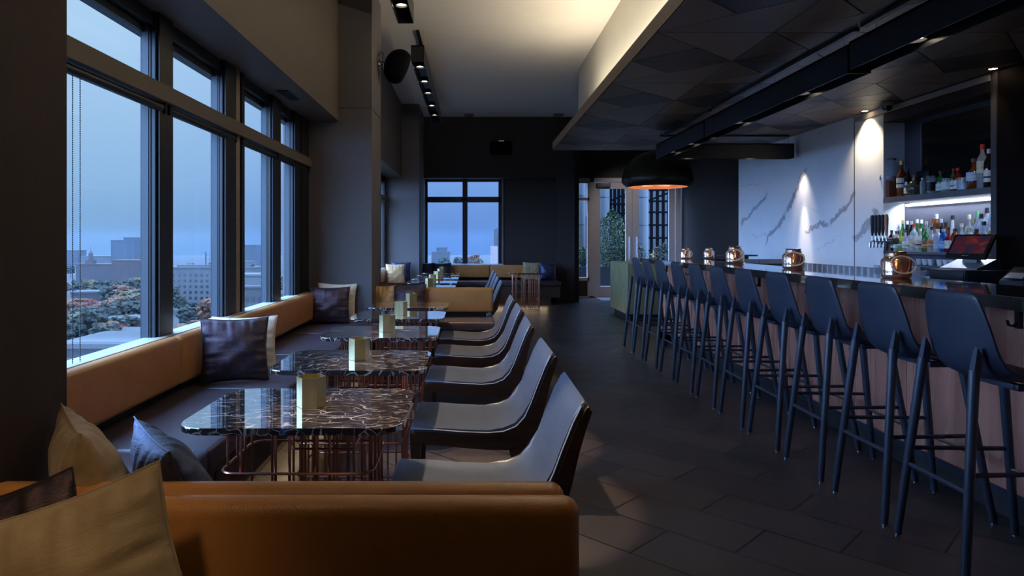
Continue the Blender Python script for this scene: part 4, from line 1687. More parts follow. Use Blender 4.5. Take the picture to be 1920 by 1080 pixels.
dsp = MB().box(-.012, .016, -.140, .140, -.105, .105, bev=.006).build('display', BLACK, t)
dsp.location = (.015, 0, .165)
dsp.rotation_euler = (0, R(36), 0)
m, p = new_mat('till_picture')
N, L = nodes_of(m)
nz = noise(m, pos_vec(m, (1, 1, 1)), 9, 2, .5, 1.5)
L.new(ramp(m, nz.outputs['Fac'], [(.35, (.03, .06, .20)), (.5, (.28, .03, .06)), (.65, (.62, .12, .03))]), p.inputs['Emission Color'])
p.inputs['Base Color'].default_value = (.02, .02, .02, 1)
p.inputs['Emission Strength'].default_value = .16
p.inputs['Roughness'].default_value = .1
MB().box(-.0145, -.012, -.118, .118, -.070, .085).build('screen', m, dsp, False)
for k in range(4):
    MB().box(-.0145, -.012, -.025 + k * .012, -.017 + k * .012, -.092, -.087).build('maker_mark', LM['silver'], dsp, False)
t = thing('card_reader', 'black slanted card printer at the right end of the work counter', 'printer', (3.68, 4.58, .90), rotz=R(20))
MB().sweep_y([(-.10, 0), (.12, 0), (.12, .13), (.06, .14), (-.10, .05)], -.075, .075).build('case', BLACK, t, angle=20)
MB().box(-.04, .03, -.055, .055, .098, .102).build('keypad', LM['silver'], t, False).rotation_euler = (0, R(-28), 0)
# low glasses and cups left of the drawer
cup = MB().lathe([(0, .002), (.022, .002), (.030, .055), (.027, .055), (.020, .008), (0, .008)], 12).build('coffee_cup', mat('white_china', (.72, .72, .74), .25))
tag(cup, 'small white cup in the row under the lower bottle shelf', 'cup', 'white cups under the lower shelf')
for k in range(7):
    o = cup if k == 0 else cup.copy()
    if k:
        C.objects.link(o)
    o.location = (3.93, 5.50 + k * .078 + (.03 if k > 3 else 0), 1.005)
cb = thing('cup_ledge', 'narrow dark ledge that carries the row of small cups', 'shelf', (3.88, 5.42, .90))
MB().box(0, .16, 0, .70, .09, .104).build('board', MATS['grey_shelf'], cb, False)
MB().box(.01, .15, 0, .02, 0, .09).build('upright', MATS['grey_shelf'], cb, False)
MB().box(.01, .15, .68, .70, 0, .09).build('upright', MATS['grey_shelf'], cb, False)
sg = make_tumbler()
sg.name = 'shot_glass'
tag(sg, 'short clear glass standing left of the cash drawer', 'glass', 'short glasses left of the cash drawer')
k = 0
for i in range(6):
    for j in range(2):
        o = sg if k == 0 else sg.copy()
        if k:
            C.objects.link(o)
        o.location = (3.50 + j * .085, 5.52 + i * .075, .90)
        o.scale = (1, 1, .72)
        k += 1
# ceiling items over the bar
t = thing('security_camera', 'black dome security camera under the bar ceiling beside the bright pier', 'camera', (3.93 - .14, 6.24, ZL))
MB().lathe([(0, 0), (.055, 0), (.055, -.022), (.048, -.030), (0, -.030)], 20).build('housing', mat('camera_white', (.30, .27, .24), .5), t)
MB().lathe([(.044, -.030), (.042, -.050), (.030, -.068), (.012, -.076), (0, -.077)], 20).build('dome', mat('camera_dome', (.01, .01, .012), .08, coat=.6), t)
for (y, lab) in ((6.62, 'small bright recessed downlight above the marble pier'), (4.99, 'small bright recessed downlight at the right end of the bottle niche')):
    x = 3.805
    t = thing('recessed_light', lab, 'light', (x, y, ZL), group='downlights along the back of the bar')
    MB().lathe([(.034, 0), (.040, 0), (.040, -.004), (.030, -.004), (.026, 0)], 20).build('trim_ring', STEEL, t)
    MB().lathe([(0, -.0005), (.026, -.0005), (.026, -.002), (0, -.002)], 16).build('lamp', glow('downlight_face', (1, .78, .48), 25), t)
spot('pier_downlight', (3.78, 6.66, ZL - .01), (3.90, 6.66, 1.2), 62, 105, (1, .80, .56), .9, .02)
spot('niche_downlight', (3.76, 4.99, ZL - .02), (3.80, 5.2, 1.4), 4, 70, WARM, .9, .02)


# ------------------------------------------------------------------ hanging light channels
def channel(name, label, group, axis, p0, p1, w, h, cross, zrail, lamps, tilt=None):
    """open-bottomed black channel. axis 'y' runs along y at x=cross; axis 'x' runs along x at y=cross. p0..p1 along axis, z = its bottom"""
    z = h[0]
    hh = h[1]
    mid = (p0 + p1) / 2
    loc = (cross, mid, z) if axis == 'y' else (mid, cross, z)
    t = thing(name, label, 'ceiling light', loc, group=group)
    hl = (p1 - p0) / 2

    def bx(mb, a0, a1, c0, c1, z0, z1, **k):
        if axis == 'y':
            mb.box(c0, c1, a0, a1, z0, z1, **k)
        else:
            mb.box(a0, a1, c0, c1, z0, z1, **k)
    hw = w / 2
    for s in (-1, 1):
        mb = MB()
        bx(mb, -hl, hl, *(sorted((s * hw, s * (hw - .006)))), 0, hh)
        mb.build('side_panel', BLACKP, t, False)
    mb = MB()
    bx(mb, -hl, hl, -hw, hw, hh - .012, hh)
    mb.build('top_panel', BLACKP, t, False)
    for s in (-1, 1):
        mb = MB()
        bx(mb, *(sorted((s * hl, s * (hl - .008)))), -hw, hw, 0, hh)
        mb.build('end_cap', BLACKP, t, False)
    mb = MB()
    bx(mb, -hl + .03, hl - .03, -.018, .018, hh + zrail - .022, hh + zrail)
    rl = mb.build('ceiling_rail', BLACK, t, False)
    n = max(2, int((p1 - p0) / .9) + 1)
    for k in range(n):
        a = -hl + .06 + (2 * hl - .12) * k / (n - 1)
        for s in (-1, 1):
            q0 = (s * (hw - .012), a, hh) if axis == 'y' else (a, s * (hw - .012), hh)
            q1 = (s * .012, a, hh + zrail) if axis == 'y' else (a, s * .012, hh + zrail)
            MB().rod(q0, (q0[0], q0[1], hh + zrail), .0016, n=5).build('suspension_wire', STEEL, t)
    for a in lamps:
        a -= mid
        c = (0, a, 0) if axis == 'y' else (a, 0, 0)
        mb = MB()
        mb.lathe([(.018, .10), (.050, .085), (.056, .03), (.053, .03), (.046, .08), (0, .085)], 20, c=c)
        sp = mb.build('spotlight', BLACKP, t)
        MB().lathe([(0, .045), (.042, .045), (.042, .048), (0, .048)], 18, c=c).build('lamp', LAMPGLOW, sp)
    return t


BLACKP = mat('channel_black', (.010, .011, .016), .38, var=.1, nscale=6, bmp=.02)
LX = -.63
channel('track_light', 'black spotlight channel nearest the camera, hung from the high ceiling', 'spotlight channels over the tables', 'y', -1.2, 6.45, .15,
        (3.27, .185), LX, .185, (-.9, .1, 1.1, 2.1, 3.1, 4.1, 5.1, 6.05))
channel('track_light', 'black spotlight channel hanging from the high ceiling in front of the far wall', 'spotlight channels over the tables', 'y', 7.81, 11.9, .15,
        (3.27, .185), LX, .185, (8.2, 8.95, 9.65, 10.55, 11.35))
for (y, e, ax) in ((2.1, 380, -.05), (3.1, 380, 0), (4.1, 380, 0), (5.1, 350, 0), (6.05, 350, 0), (8.95, 180, -.3), (9.65, 180, -.3), (10.55, 180, -.3), (11.35, 180, -.3)):
    spot('table_spotlight', (LX, y, 3.26), (ax, y + .05, 0), e, 26, WARM, .25, .025)
spot('bench_spotlight', (LX, -.9, 3.26), (-.80, 1.05, .7), 120, 19, WARM, 1, .14)
spot('bench_spotlight', (LX, .1, 3.26), (-.25, 1.35, .6), 8, 46, WARM, .9, .03)
spot('door_fill_light', (3.3, 12.6, 3.5), (3.4, 14.6, 1.4), 75, 60, (1, .93, .88), .8, .04)  # added fill lamp without a fixture, brightens the door frames
BX = 2.2675
channel('bar_light', 'long black light channel over the bar, nearest section', 'black light channels over the bar', 'y', .2, 3.99, .135, (2.215, .165), BX, .097, (1.2, 2.35, 3.5))
channel('bar_light', 'long black light channel over the bar, middle section', 'black light channels over the bar', 'y', 4.0, 6.48, .135, (2.200, .170), BX, .107, (4.7, 5.86))
channel('bar_light', 'short black light channel over the bar, far section', 'black light channels over the bar', 'y', 6.49, 8.06, .135, (2.200, .170), BX, .107, (6.62, 7.15, 7.8))
channel('bar_light', 'black light channel crossing towards the marble wall at the far end of the bar', 'black light channels over the bar', 'x', 2.20, 3.80, .135, (2.195, .172), 8.13, .11, (2.6, 3.35))
for (y, e) in ((1.2, 7), (2.35, 9), (3.5, 9), (4.7, 10), (5.86, 10), (6.62, 7), (7.15, 7), (7.8, 7)):
    spot('bar_spotlight', (BX, y, 2.21), (2.36, y, 1.0), e, 68, WARM, .6, .025)
spot('wall_spotlight', (3.745, 7.98, 2.20), (3.785, 7.98, .9), 36, 66, (1, .82, .70), 1, .015)
spot('wall_spotlight', (3.67, 7.98, 2.20), (3.90, 7.93, .70), 130, 24, (1, .82, .70), 1, .015)
spot('bar_spotlight', (2.6, 8.13, 2.20), (2.6, 8.13, 1.0), 6, 60, WARM, .6, .025)
spot('aisle_spotlight', (1.9, 3.2, ZL - .03), (1.25, 3.1, 0), 9, 44, WARM, .15, .015)
spot('aisle_spotlight', (1.9, 5.0, ZL - .03), (1.45, 4.9, 0), 8, 36, WARM, .2, .015)

# pendant dome over the brass station
t = thing('pendant_lamp', 'big dark dome pendant with faceted copper inside, hanging past the end of the bar', 'lamp', (2.95, 10.9, 2.157))
outer = [(.56, .0), (.555, .06), (.53, .16), (.47, .28), (.37, .385), (.24, .455), (.10, .49), (0, .495)]
MB().lathe([(.475, -.085), (.53, -.04), (.56, 0)] + outer[1:], 40).build('dome', mat('pendant_bronze', (.035, .028, .016), .34, metal=.5), t, angle=60)
mb = MB().lathe([(.470, -.085), (.525, -.036), (.54, .05), (.50, .18), (.40, .32), (.24, .42), (0, .46)], 14)
for k, v in enumerate(mb.bm.verts):
    pass
mb.build('copper_lining', mat('copper_lining', (.80, .47, .32), .4, metal=.4), t, False)
MB().rod((0, 0, .49), (0, 0, 1.48), .008).build('rod', BLACK, t)
MB().lathe([(0, 1.483), (.06, 1.483), (.06, 1.45), (0, 1.45)], 16).build('ceiling_rose', BLACK, t)
bu = MB().lathe([(0, .16), (.03, .17), (.04, .20), (.03, .24), (.015, .27), (.015, .46), (0, .46)], 14).build('bulb', glow('pendant_bulb', (1, .72, .42), 6), t)
d = bpy.data.lights.new('pendant_light', 'POINT')
d.energy = 4
d.color = (1, .80, .60)
d.shadow_soft_size = .05
o = bpy.data.objects.new('pendant_light', d)
C.objects.link(o)
o.location = (0, 0, .10)
o.parent = t

# loudspeakers
t = thing('loudspeaker', 'black egg-shaped loudspeaker bracketed to the first column', 'loudspeaker', (-.945, 6.86, 2.98))
mb = MB()
bmesh.ops.create_uvsphere(mb.bm, u_segments=24, v_segments=16, radius=1)
for v in mb.bm.verts:
    v.co = Vector((v.co.x * .14, v.co.y * .13, v.co.z * .165 * (1.0 if v.co.z > 0 else 1.15)))
    if v.co.x > .08:
        v.co.x = .08 + (v.co.x - .08) * .3
bmesh.ops.rotate(mb.bm, verts=mb.bm.verts[:], cent=(0, 0, 0), matrix=Matrix.Rotation(R(22), 3, 'Y'))
bmesh.ops.translate(mb.bm, verts=mb.bm.verts[:], vec=(.20, 0, 0))
mb.build('cabinet', mat('speaker_black', (.004, .004, .005), .7, spec=.05), t)
MB().rod((0, 0, .06), (.07, 0, .03), .012).build('bracket_arm', STEEL, t)
MB().lathe([(0, 0), (.04, 0), (.04, .012), (0, .012)], 14).build('wall_plate', STEEL, t)
MB().tube([(0, -.01, .09), (-.0 + .02, -.02, .13), (.05, -.02, .12), (.04, -.02, -.05), (.06, -.01, -.09)], .004, 6).build('cable', BLACK, t)
t = thing('loudspeaker', 'small black box loudspeaker on the wall above the far window', 'loudspeaker', (.56, YF - .06, 3.02))
MB().box(-.21, .21, -.11, .05, -.13, .12, bev=.03, seg=3).build('cabinet', MATS['speaker_black'], t)
MB().box(-.05, .05, -.02, .05, .12, .15).build('bracket', STEEL, t, False)
for (x, lab) in ((-.07, 'small ceiling spotlight cap nearest the left columns at the far wall'), (1.65, 'small ceiling spotlight cap by the far end of the cream ceiling box')):
    t = thing('ceiling_sensor', lab, 'sensor', (x, 13.1, ZC), group='small caps at the far edge of the ceiling')
    MB().rod((0, 0, -.03), (0, 0, 0), .09, .11, n=18).build('cap', mat('cap_taupe', (.14, .12, .10), .6), t)

# ------------------------------------------------------------------ terrace outside the doors
PAVE = mat('terrace_paving', (.06, .06, .06), .6, nscale=2)
o = MB().box(2.0, 7.5, 14.82, 22.0, -.12, -.01).build('terrace', PAVE, None, False)
o['kind'] = 'structure'
PALE = mat('pale_column_paint', (.055, .056, .058), .6, var=.05)
for (x, y, r_, lab) in ((2.62, 16.6, .13, 'pale round terrace column behind the narrow side window'), (3.28, 17.2, .17, 'pale round terrace column behind the left door leaf'),
                        (4.28, 17.2, .15, 'pale round terrace column behind the right door leaf')):
    t = thing('terrace_column', lab, 'column', (x, y, -.01), group='pale terrace columns')
    MB().rod((0, 0, 0), (0, 0, 4.2), r_, n=28).build('shaft', PALE, t)
    for z in (.9, 1.6, 2.3, 3.0):
        MB().rod((0, 0, z), (0, 0, z + .02), r_ * 1.02, n=28).build('dark_joint', BLACK, t)  # thin black bands ring the shaft


TRELLIS = mat('trellis_paint', (.0015, .0015, .002), .9, spec=.05)


def trellis(label, x0, x1, y, nv, zs, z0=.0, z1=3.2, diag=False):
    t = thing('metal_trellis', label, 'trellis', (x0, y, -.01))
    for k in range(nv):
        x = (x1 - x0) * (k / (nv - 1)) ** .9
        MB().box(x - .036, x + .036, -.03, .03, z0, z1 - (.25 * (k % 3))).build('upright', TRELLIS, t, False)
    for z in zs:
        MB().box(-.05, x1 - x0 + .05, -.048, -.012, z - .026, z + .026).build('crossbar', TRELLIS, t, False)
    if diag:
        for dz in (0, .35):
            MB().tube([(-.4, 0, 2.05 + dz), (x1 - x0 + .3, 0, 2.65 + dz)], .028, 6).build('sloping_rail', TRELLIS, t)
    return t


trellis('black metal trellis with sloping rail seen through the left door leaf', 3.55, 4.20, 18.2, 7, (1.2, 1.45, 1.7, 1.95, 2.2), diag=True)
trellis('black metal trellis covered in creeper seen through the right door leaf', 4.50, 5.35, 18.6, 6, (.6, .95, 1.3, 1.65, 2.0, 2.3, 2.6), diag=True)
trellis('black metal railing seen through the narrow side window', 2.42, 2.95, 17.6, 3, (.7, 1.0, 1.3, 1.55, 1.8), z1=2.35)
o = MB().box(3.4, 7.5, 20.4, 20.6, -.12, 3.6).build('building_wall', mat('far_wall_cladding', (.014, .014, .017), .6, nscale=1.5, stretch=(1, 1, 8)), None, False)
tag(o, 'grey clad wall behind the terrace trellises', 'wall')


def leaf_cloud(n, spread, seed, ll=.09, lw=.012, z0=0, up=.6):
    rnd = random.Random(seed)
    mb = MB()
    for _ in range(n):
        a = rnd.uniform(0, 2 * PI)
        rr = spread[0] * math.sqrt(rnd.random())
        h = rnd.random()
        k = math.sin(PI * min(1, h * .9 + .12)) ** .6
        c = Vector((rr * k * math.cos(a), rr * k * math.sin(a) * .9, z0 + h * spread[1]))
        d = Vector((rnd.gauss(0, .7), rnd.gauss(0, .7), rnd.gauss(up, .5))).normalized()
        s_ = d.cross(Vector((rnd.gauss(0, 1), rnd.gauss(0, 1), rnd.gauss(0, 1)))).normalized() * lw
        l_ = ll * rnd.uniform(.6, 1.3)
        m1 = c + d * l_ * .5
        t2 = c + d * l_ + Vector((0, 0, -.25 * l_))
        vs = [mb.bm.verts.new(p_) for p_ in (c, m1 + s_, t2, m1 - s_)]
        mb.bm.faces.new(vs)
    return mb


LEAF = mat('green_leaf', (.026, .050, .010), .45, var=.5, nscale=30)
LEAFD = mat('dark_leaf', (.012, .02, .007), .5, var=.5, nscale=30)
for (x, y, sx, h, n, seed, ml, lab) in ((3.27, 16.0, .42, 1.30, 2600, 3, LEAF, 'tall bushy green bamboo in a dark planter behind the left door leaf'),
                                         (3.72, 15.9, .26, .62, 900, 5, LEAFD, 'low dark shrub in a planter beside the tall bamboo'),
                                         (2.60, 16.2, .16, .42, 500, 6, LEAF, 'small green plant in a planter behind the narrow side window'),
                                         (4.62, 16.4, .42, .5, 900, 9, LEAFD, 'dark creeper mass at the foot of the right door leaf')):
    t = thing('potted_plant', lab, 'plant', (x, y, -.01))
    leaf_cloud(n, (sx, h), seed, z0=.62).build('foliage', ml, t, False)
    mb = MB()
    rnd = random.Random(seed)
    for _ in range(9):
        a = rnd.uniform(0, 6.28)
        mb.tube([(.05 * math.cos(a), .05 * math.sin(a), .5), (.12 * math.cos(a), .12 * math.sin(a), .9), (sx * .6 * math.cos(a), sx * .6 * math.sin(a), .62 + h * .9)], .006, 5)
    mb.build('stems', LEAFD, t)
    MB().box(-sx * .75, sx * .75, -.2, .2, 0, .62, bev=.008).build('planter', mat('dark_planter', (.015, .016, .02), .5), t, False)

# ------------------------------------------------------------------ the city in the haze
GZ = -31.0
g = MB().box(-1500, 500, -400, 1500, GZ - 1, GZ).build('ground_outside', mat('city_ground', (.008, .008, .006), .9, var=.4, nscale=.03), None, False)
g['kind'] = 'structure'


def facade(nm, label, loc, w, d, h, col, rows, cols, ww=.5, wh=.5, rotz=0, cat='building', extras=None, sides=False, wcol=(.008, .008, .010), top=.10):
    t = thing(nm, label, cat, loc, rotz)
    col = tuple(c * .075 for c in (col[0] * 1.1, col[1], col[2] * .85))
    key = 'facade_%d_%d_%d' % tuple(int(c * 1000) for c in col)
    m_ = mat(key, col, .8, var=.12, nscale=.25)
    MB().box(-w / 2, w / 2, 0, d, 0, h).build('walls', m_, t, False)
    MB().box(-w / 2 - .3, w / 2 + .3, -.3, d + .3, h, h + .7).build('cornice', m_, t, False)
    wm = mat('far_window_glass', wcol, .3)
    if rows * cols:
        first = None
        cw, chh = w / cols, h * (1 - top) / rows
        for r_ in range(rows):
            for c_ in range(cols):
                x = -w / 2 + (c_ + .5) * cw
                z = h * (1 - top) - (r_ + .5) * chh
                if first is None:
                    first = MB().box(-cw * ww / 2, cw * ww / 2, -.12, .0, -chh * wh / 2, chh * wh / 2).build('window', wm, t, False)
                    o = first
                else:
                    o = first.copy()
                    C.objects.link(o)
                o.location = (x, 0, z)
    if extras:
        extras(t, m_)
    return t


# mid distance: long institutional block with a sign frame on its roof
def roofsign(t, m_):
    fr_ = MB()
    for k in range(9):
        fr_.box(-3 + k * 1.5 - .06, -3 + k * 1.5 + .06, 3, 3.1, 20.0, 25.2)
    for z in (21.2, 23.0, 24.9):
        fr_.box(-3.2, 9.2, 3, 3.1, z, z + .10)
    fr_.box(-3.6, -3.1, 3, 3.3, 20.0, 26.6)
    fr_.build('roof_sign_frame', BLACK, t, False)
    MB().box(-17, 19, 2, 8, 19.3, 20.3).build('roof_plant', m_, t, False)
    MB().box(12, 20, 3, 8, 20.3, 22.2).build('roof_hut', m_, t, False)


facade('office_block', 'long pale office block with six rows of windows and a sign frame on its roof', (-128, 333, GZ), 44, 16, 18.6, (.42, .43, .48), 6, 16, .38, .45, extras=roofsign)


def cupola(t, m_):
    c_ = MB()
    c_.box(-21.5, -16.5, 2, 6, 17, 20)
    c_.rod((-19, 4, 20), (-19, 4, 24), 1.5, 1.3, n=12)
    c_.rod((-19, 4, 24), (-19, 4, 26), 1.3, .3, n=12)
    c_.rod((-19, 4, 26), (-19, 4, 28.5), .15, .05, n=6)
    c_.build('cupola', m_, t)
    MB().box(9, 15, 3, 8, 17, 21.5).build('roof_hut', m_, t, False)


facade('brick_block', 'hazy brick block with a domed cupola, seen through the nearest window', (-221, 425, GZ), 52, 14, 17, (.30, .22, .22), 5, 16, .4, .5, extras=cupola)
facade('brick_block', 'taller brown brick wing right of the cupola block', (-203, 405, GZ), 22, 14, 20, (.33, .20, .18), 6, 8, .4, .5)
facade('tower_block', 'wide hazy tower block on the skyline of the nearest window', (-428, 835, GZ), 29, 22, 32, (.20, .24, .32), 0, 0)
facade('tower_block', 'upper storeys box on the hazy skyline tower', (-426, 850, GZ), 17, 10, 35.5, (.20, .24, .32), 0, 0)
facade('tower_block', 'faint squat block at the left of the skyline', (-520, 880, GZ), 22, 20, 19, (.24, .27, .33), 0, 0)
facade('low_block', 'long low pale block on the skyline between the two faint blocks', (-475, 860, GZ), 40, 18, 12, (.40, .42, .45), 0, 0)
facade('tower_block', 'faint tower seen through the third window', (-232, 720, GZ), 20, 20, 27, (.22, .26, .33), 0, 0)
facade('glass_block', 'pale flat-topped block seen through the third window', (-77, 233, GZ), 16, 12, 20, (.48, .52, .58), 0, 0)
facade('brownstone', 'grey brick block with a pale roof band, seen through the third window', (-74, 224, GZ), 14, 7, 16.5, (.26, .25, .29), 4, 7, .35, .45)
rnd = random.Random(21)
for i, (x, y, w_, d_, h_, c_) in enumerate(((-150, 262, 24, 9, 7, (.17, .14, .15)), (-103, 205, 15, 9, 8, (.26, .10, .08)), (-75, 170, 16, 10, 7, (.20, .19, .20)), (-95, 190, 14, 9, 6, (.20, .12, .11)),
                                            (-128, 215, 30, 10, 6, (.12, .10, .12)), (-66, 150, 22, 12, 9, (.10, .14, .15)), (-160, 300, 30, 10, 9, (.17, .13, .13)), (-60, 190, 14, 10, 9, (.22, .22, .25)),
                                            (-52, 165, 16, 10, 7, (.15, .16, .18)), (-83, 150, 10, 8, 6, (.30, .10, .08)))):
    t = facade('town_house', ('low town house', 'red brick town house', 'grey town house', 'small brown town house', 'long dark terrace', 'dark green-roofed house', 'long brown terrace',
                              'pale grey house', 'slate-roofed grey house', 'small red house')[i] + ' among the trees below the windows, %s' %
               ('in front of the cupola block', 'under the sign-topped block', 'right below the sign-topped block', 'left of the red brick house', 'before the orange trees', 'nearest of the second window',
                'at the foot of the brick wing', 'below the third window', 'low in the third window', 'nearest of the red ones')[i],
               (x, y, GZ), w_, d_, h_, c_, 2, 6, .35, .4, rotz=R(rnd.uniform(-18, 18)))
    MB().prism([(-w_ / 2 - .4, -.4), (w_ / 2 + .4, -.4), (w_ / 2 + .4, d_ + .4), (-w_ / 2 - .4, d_ + .4)], h_ + .5, h_ + 1.0).build('roof', mat('pale_roof', (.03, .03, .028), .5, nscale=.3), t, False)
# barrel-roofed hall just below
t = thing('barrel_hall', 'grey hall with a long ribbed barrel roof just below the nearest window', 'building', (0, 0, 0))
rf = []
n = 14
p0 = at(126, 645, 60)
zr = p0.z
mb = MB()
for k in range(n + 1):
    a = PI * k / n
    rf.append((60 + 3 - 3 * math.cos(a), zr + .62 * math.sin(a) ** .8))
prof = rf
va = [mb.bm.verts.new((-36.5, y, z)) for y, z in prof]
vm = [mb.bm.verts.new((-34.5, y, z)) for y, z in prof]
for v, (y, z) in zip(va, prof):
    v.co = Vector((-36.6, 62 + (y - 63) * .4, zr + (z - zr) * .1))
vb = [mb.bm.verts.new((-27, y, z)) for y, z in prof]
for k in range(n):
    mb.bm.faces.new((va[k], va[k + 1], vm[k + 1], vm[k]))
    mb.bm.faces.new((vm[k], vm[k + 1], vb[k + 1], vb[k]))
mb.bm.faces.new(vb)
m, p = new_mat('ribbed_metal_roof')
N, L = nodes_of(m)
wv = N.new('ShaderNodeTexWave')
wv.inputs['Scale'].default_value = 1.6
L.new(pos_vec(m), wv.inputs['Vector'])
L.new(ramp(m, wv.outputs['Fac'], [(.3, (.014, .014, .0135)), (.8, (.024, .024, .023))]), p.inputs['Base Color'])
p.inputs['Roughness'].default_value = .5
bump(m, wv.outputs['Fac'], .4, .05)
mb.build('barrel_roof', m, t)
MB().box(-36.2, -27, 60.0, 65.5, zr - 3.6, zr - .02).build('clerestory', mat('dark_clerestory', (.012, .014, .016), .35), t, False)
mb = MB()
mb.box(-36.8, -27, 59.6, 66, zr - .35, zr + .05)
mb.box(-36.8, -27, 59.6, 60.0, zr - 1.5, zr - 1.2)
mb.box(-36.8, -27, 59.4, 60.0, zr - 4.2, zr - 3.4)
mb.box(-36.8, -36.2, 59.7, 60.2, zr - 4, zr)
mb.build('ledge', mat('pale_metal_ledge', (.034, .034, .033), .5), t, False)
MB().box(-39, -26, 58.5, 68, GZ, zr - 4.2).build('walls', mat('hall_wall', (.05, .05, .05), .7, nscale=.5), t, False)

# autumn trees
TREEM = {'green': mat('tree_green', (.008, .009, .0028), .9, var=.6, nscale=.6), 'orange': mat('tree_orange', (.055, .018, .003), .9, var=.5, nscale=.6),
         'red': mat('tree_red', (.058, .009, .003), .9, var=.4, nscale=.6), 'yellow': mat('tree_yellow', (.032, .021, .004), .9, var=.5, nscale=.6)}
TM = {}
for kind in TREEM:
    rnd = random.Random(hash(kind) % 97 if False else len(kind) * 13)
    mb = MB()
    for k in range(110):
        a = rnd.uniform(0, 2 * PI)
        rr = 3.4 * math.sqrt(rnd.random())
        z = rnd.uniform(3.2, 9.0)
        kk = math.sin(PI * (z - 2.0) / 9.0) ** .7
        M_ = Matrix.Translation((rr * kk * math.cos(a), rr * kk * math.sin(a), z)) @ Matrix.Diagonal((1, 1, .8, 1))
        bmesh.ops.create_icosphere(mb.bm, subdivisions=1, radius=rnd.uniform(.45, 1.0), matrix=M_)
    for v in mb.bm.verts:
        v.co += Vector((rnd.gauss(0, .2), rnd.gauss(0, .2), rnd.gauss(0, .2)))
    t = thing('city_tree', '', 'tree')
    mb.build('crown', TREEM[kind], t, False)
    MB().rod((0, 0, 0), (0, 0, 4), .35, .2, n=7).build('trunk', mat('bark', (.05, .035, .025), .9), t)
    TM[kind] = (t, [0])
TLAB = {'green': 'dark green tree in the hazy city below the windows', 'orange': 'orange autumn tree in the hazy city below the windows',
        'red': 'red autumn tree in the hazy city below the windows', 'yellow': 'yellowing autumn tree in the hazy city below the windows'}


def tree(kind, x, y, s):
    t, used = TM[kind]
    rz = rnd.uniform(0, 6)
    g_ = kind + ' trees in the city below'
    if not used[0]:
        used[0] = 1
        t.location = (x, y, GZ)
        t.scale = (s,) * 3
        tag(t, TLAB[kind], 'tree', g_)
    else:
        dup(t, (x, y, GZ), (0, 0, rz), label=TLAB[kind], group=g_, scale=(s, s, s * rnd.uniform(.85, 1.15)))


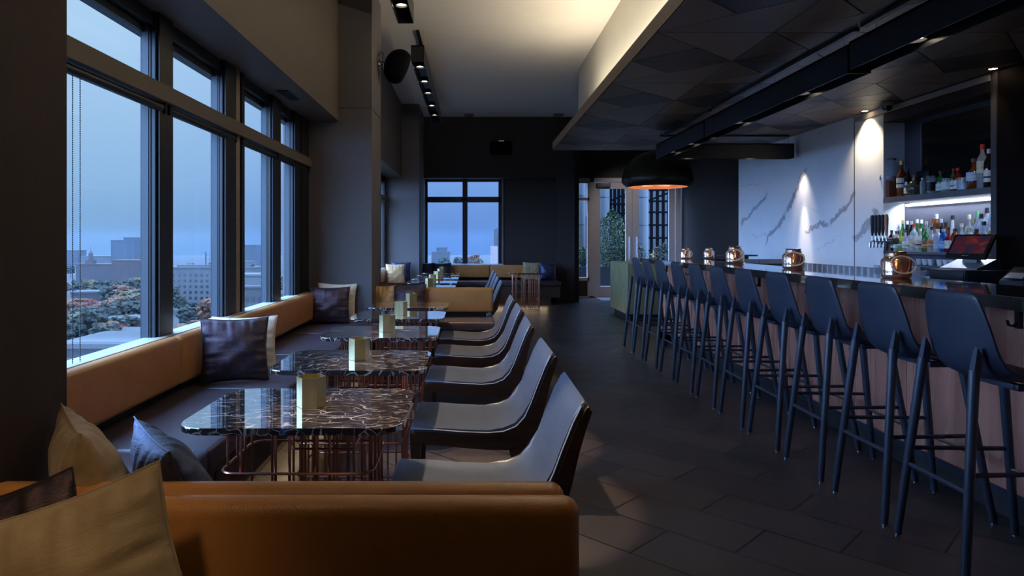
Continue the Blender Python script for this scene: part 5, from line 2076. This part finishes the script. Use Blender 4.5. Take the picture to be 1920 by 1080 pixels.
rnd = random.Random(5)
SPOTS = []
for (kind, px, py, Y, s) in (('red', 160, 590, 240, 1.25), ('red', 172, 594, 232, 1.1), ('orange', 132, 592, 235, 1.3), ('orange', 140, 600, 228, 1.1), ('green', 160, 612, 205, 1.3), ('green', 175, 620, 195, 1.2),
                             ('yellow', 145, 616, 200, 1.2), ('green', 130, 620, 195, 1.2), ('green', 222, 592, 235, 1.3), ('orange', 232, 566, 290, 1.4), ('yellow', 245, 572, 280, 1.4), ('green', 240, 556, 320, 1.3),
                             ('green', 225, 552, 340, 1.3), ('red', 262, 565, 300, 1.3), ('red', 257, 575, 290, 1.2), ('yellow', 250, 590, 240, 1.3), ('green', 160, 553, 340, 1.4), ('green', 150, 556, 340, 1.2),
                             ('yellow', 170, 556, 335, 1.2), ('green', 195, 553, 345, 1.2), ('green', 206, 570, 290, 1.2), ('green', 213, 604, 215, 1.2), ('orange', 200, 622, 190, 1.1), ('red', 218, 618, 200, .9),
                             ('yellow', 238, 606, 212, 1.1), ('green', 262, 600, 225, 1.3), ('orange', 335, 622, 180, 1.0), ('yellow', 345, 612, 190, 1.0), ('green', 365, 584, 255, 1.0), ('green', 390, 580, 262, 1.0),
                             ('orange', 372, 602, 215, .9), ('green', 470, 560, 290, 1.2), ('green', 462, 585, 235, 1.1), ('green', 485, 575, 255, 1.1), ('yellow', 478, 600, 210, 1.0), ('green', 352, 590, 245, 1.0),
                             ('green', 832, 497, 620, 1.6), ('green', 870, 499, 620, 1.6), ('orange', 888, 500, 640, 1.8), ('green', 862, 498, 660, 1.8), ('yellow', 895, 499, 650, 1.6)):
    w_ = at(px, py, Y)
    tree(kind, w_.x, Y, s)
for k in range(70):
    Y = rnd.uniform(180, 620)
    X = -Y * rnd.uniform(.26, .62)
    tree(rnd.choice(['green', 'green', 'green', 'yellow', 'green', 'orange', 'green', 'yellow']), X, Y, rnd.uniform(.8, 1.3))
# seen through the far window
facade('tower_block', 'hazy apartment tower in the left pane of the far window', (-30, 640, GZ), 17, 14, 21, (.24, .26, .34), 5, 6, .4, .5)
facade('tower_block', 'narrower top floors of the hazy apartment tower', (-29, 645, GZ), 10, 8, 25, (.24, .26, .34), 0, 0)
t = thing('neighbour_building', 'dark slab and pale sloping roof edge at the right of the far window', 'building', (0, 0, 0))
a, b = at(931, 428, 30), at(941, 500, 30)
MB().box(a.x, a.x + 1.4, 30, 34, -3, a.z).build('dark_slab', mat('slab_paint', (.02, .022, .03), .5), t, False)
p1, p2 = at(907, 480, 26), at(936, 505, 20)
mb = MB()
mb.prism([(.42, 27), (1.15, 27), (1.15, 17), (.55, 17)], -.55, -.35)
mb.build('pale_roof', mat('snow_pale_roof', (.22, .20, .18), .6), t, False)
mb = MB()
mb.box(.72, 1.0, 27, 27.5, -.35, 1.22 - 11 * 27 / F)
mb.build('roof_vent', mat('vent_brown', (.16, .12, .11), .7), t, False)
MB().prism([(.42, 27), (1.15, 27), (1.15, 17), (.55, 17)], -31, -.55).build('walls', MATS['hall_wall'], t, False)

# haze lying over the city
m = bpy.data.materials.new('city_haze')
m.use_nodes = True
N, L = nodes_of(m)
N.clear()
oo = N.new('ShaderNodeOutputMaterial')
vs = N.new('ShaderNodeVolumeScatter')
vs.inputs['Color'].default_value = (.0064, .0102, .0142, 1)
vs.inputs['Density'].default_value = .0028
vs.inputs['Anisotropy'].default_value = 0
L.new(vs.outputs[0], oo.inputs['Volume'])
hz = MB().box(-1500, 500, 80, 1500, GZ - .5, 14).build('haze', m, None, False)
hz['kind'] = 'structure'

for o in bpy.data.objects:
    if 'label' in o and len(o['label'].split()) > 16:
        o['label'] = ' '.join(o['label'].split()[:16])
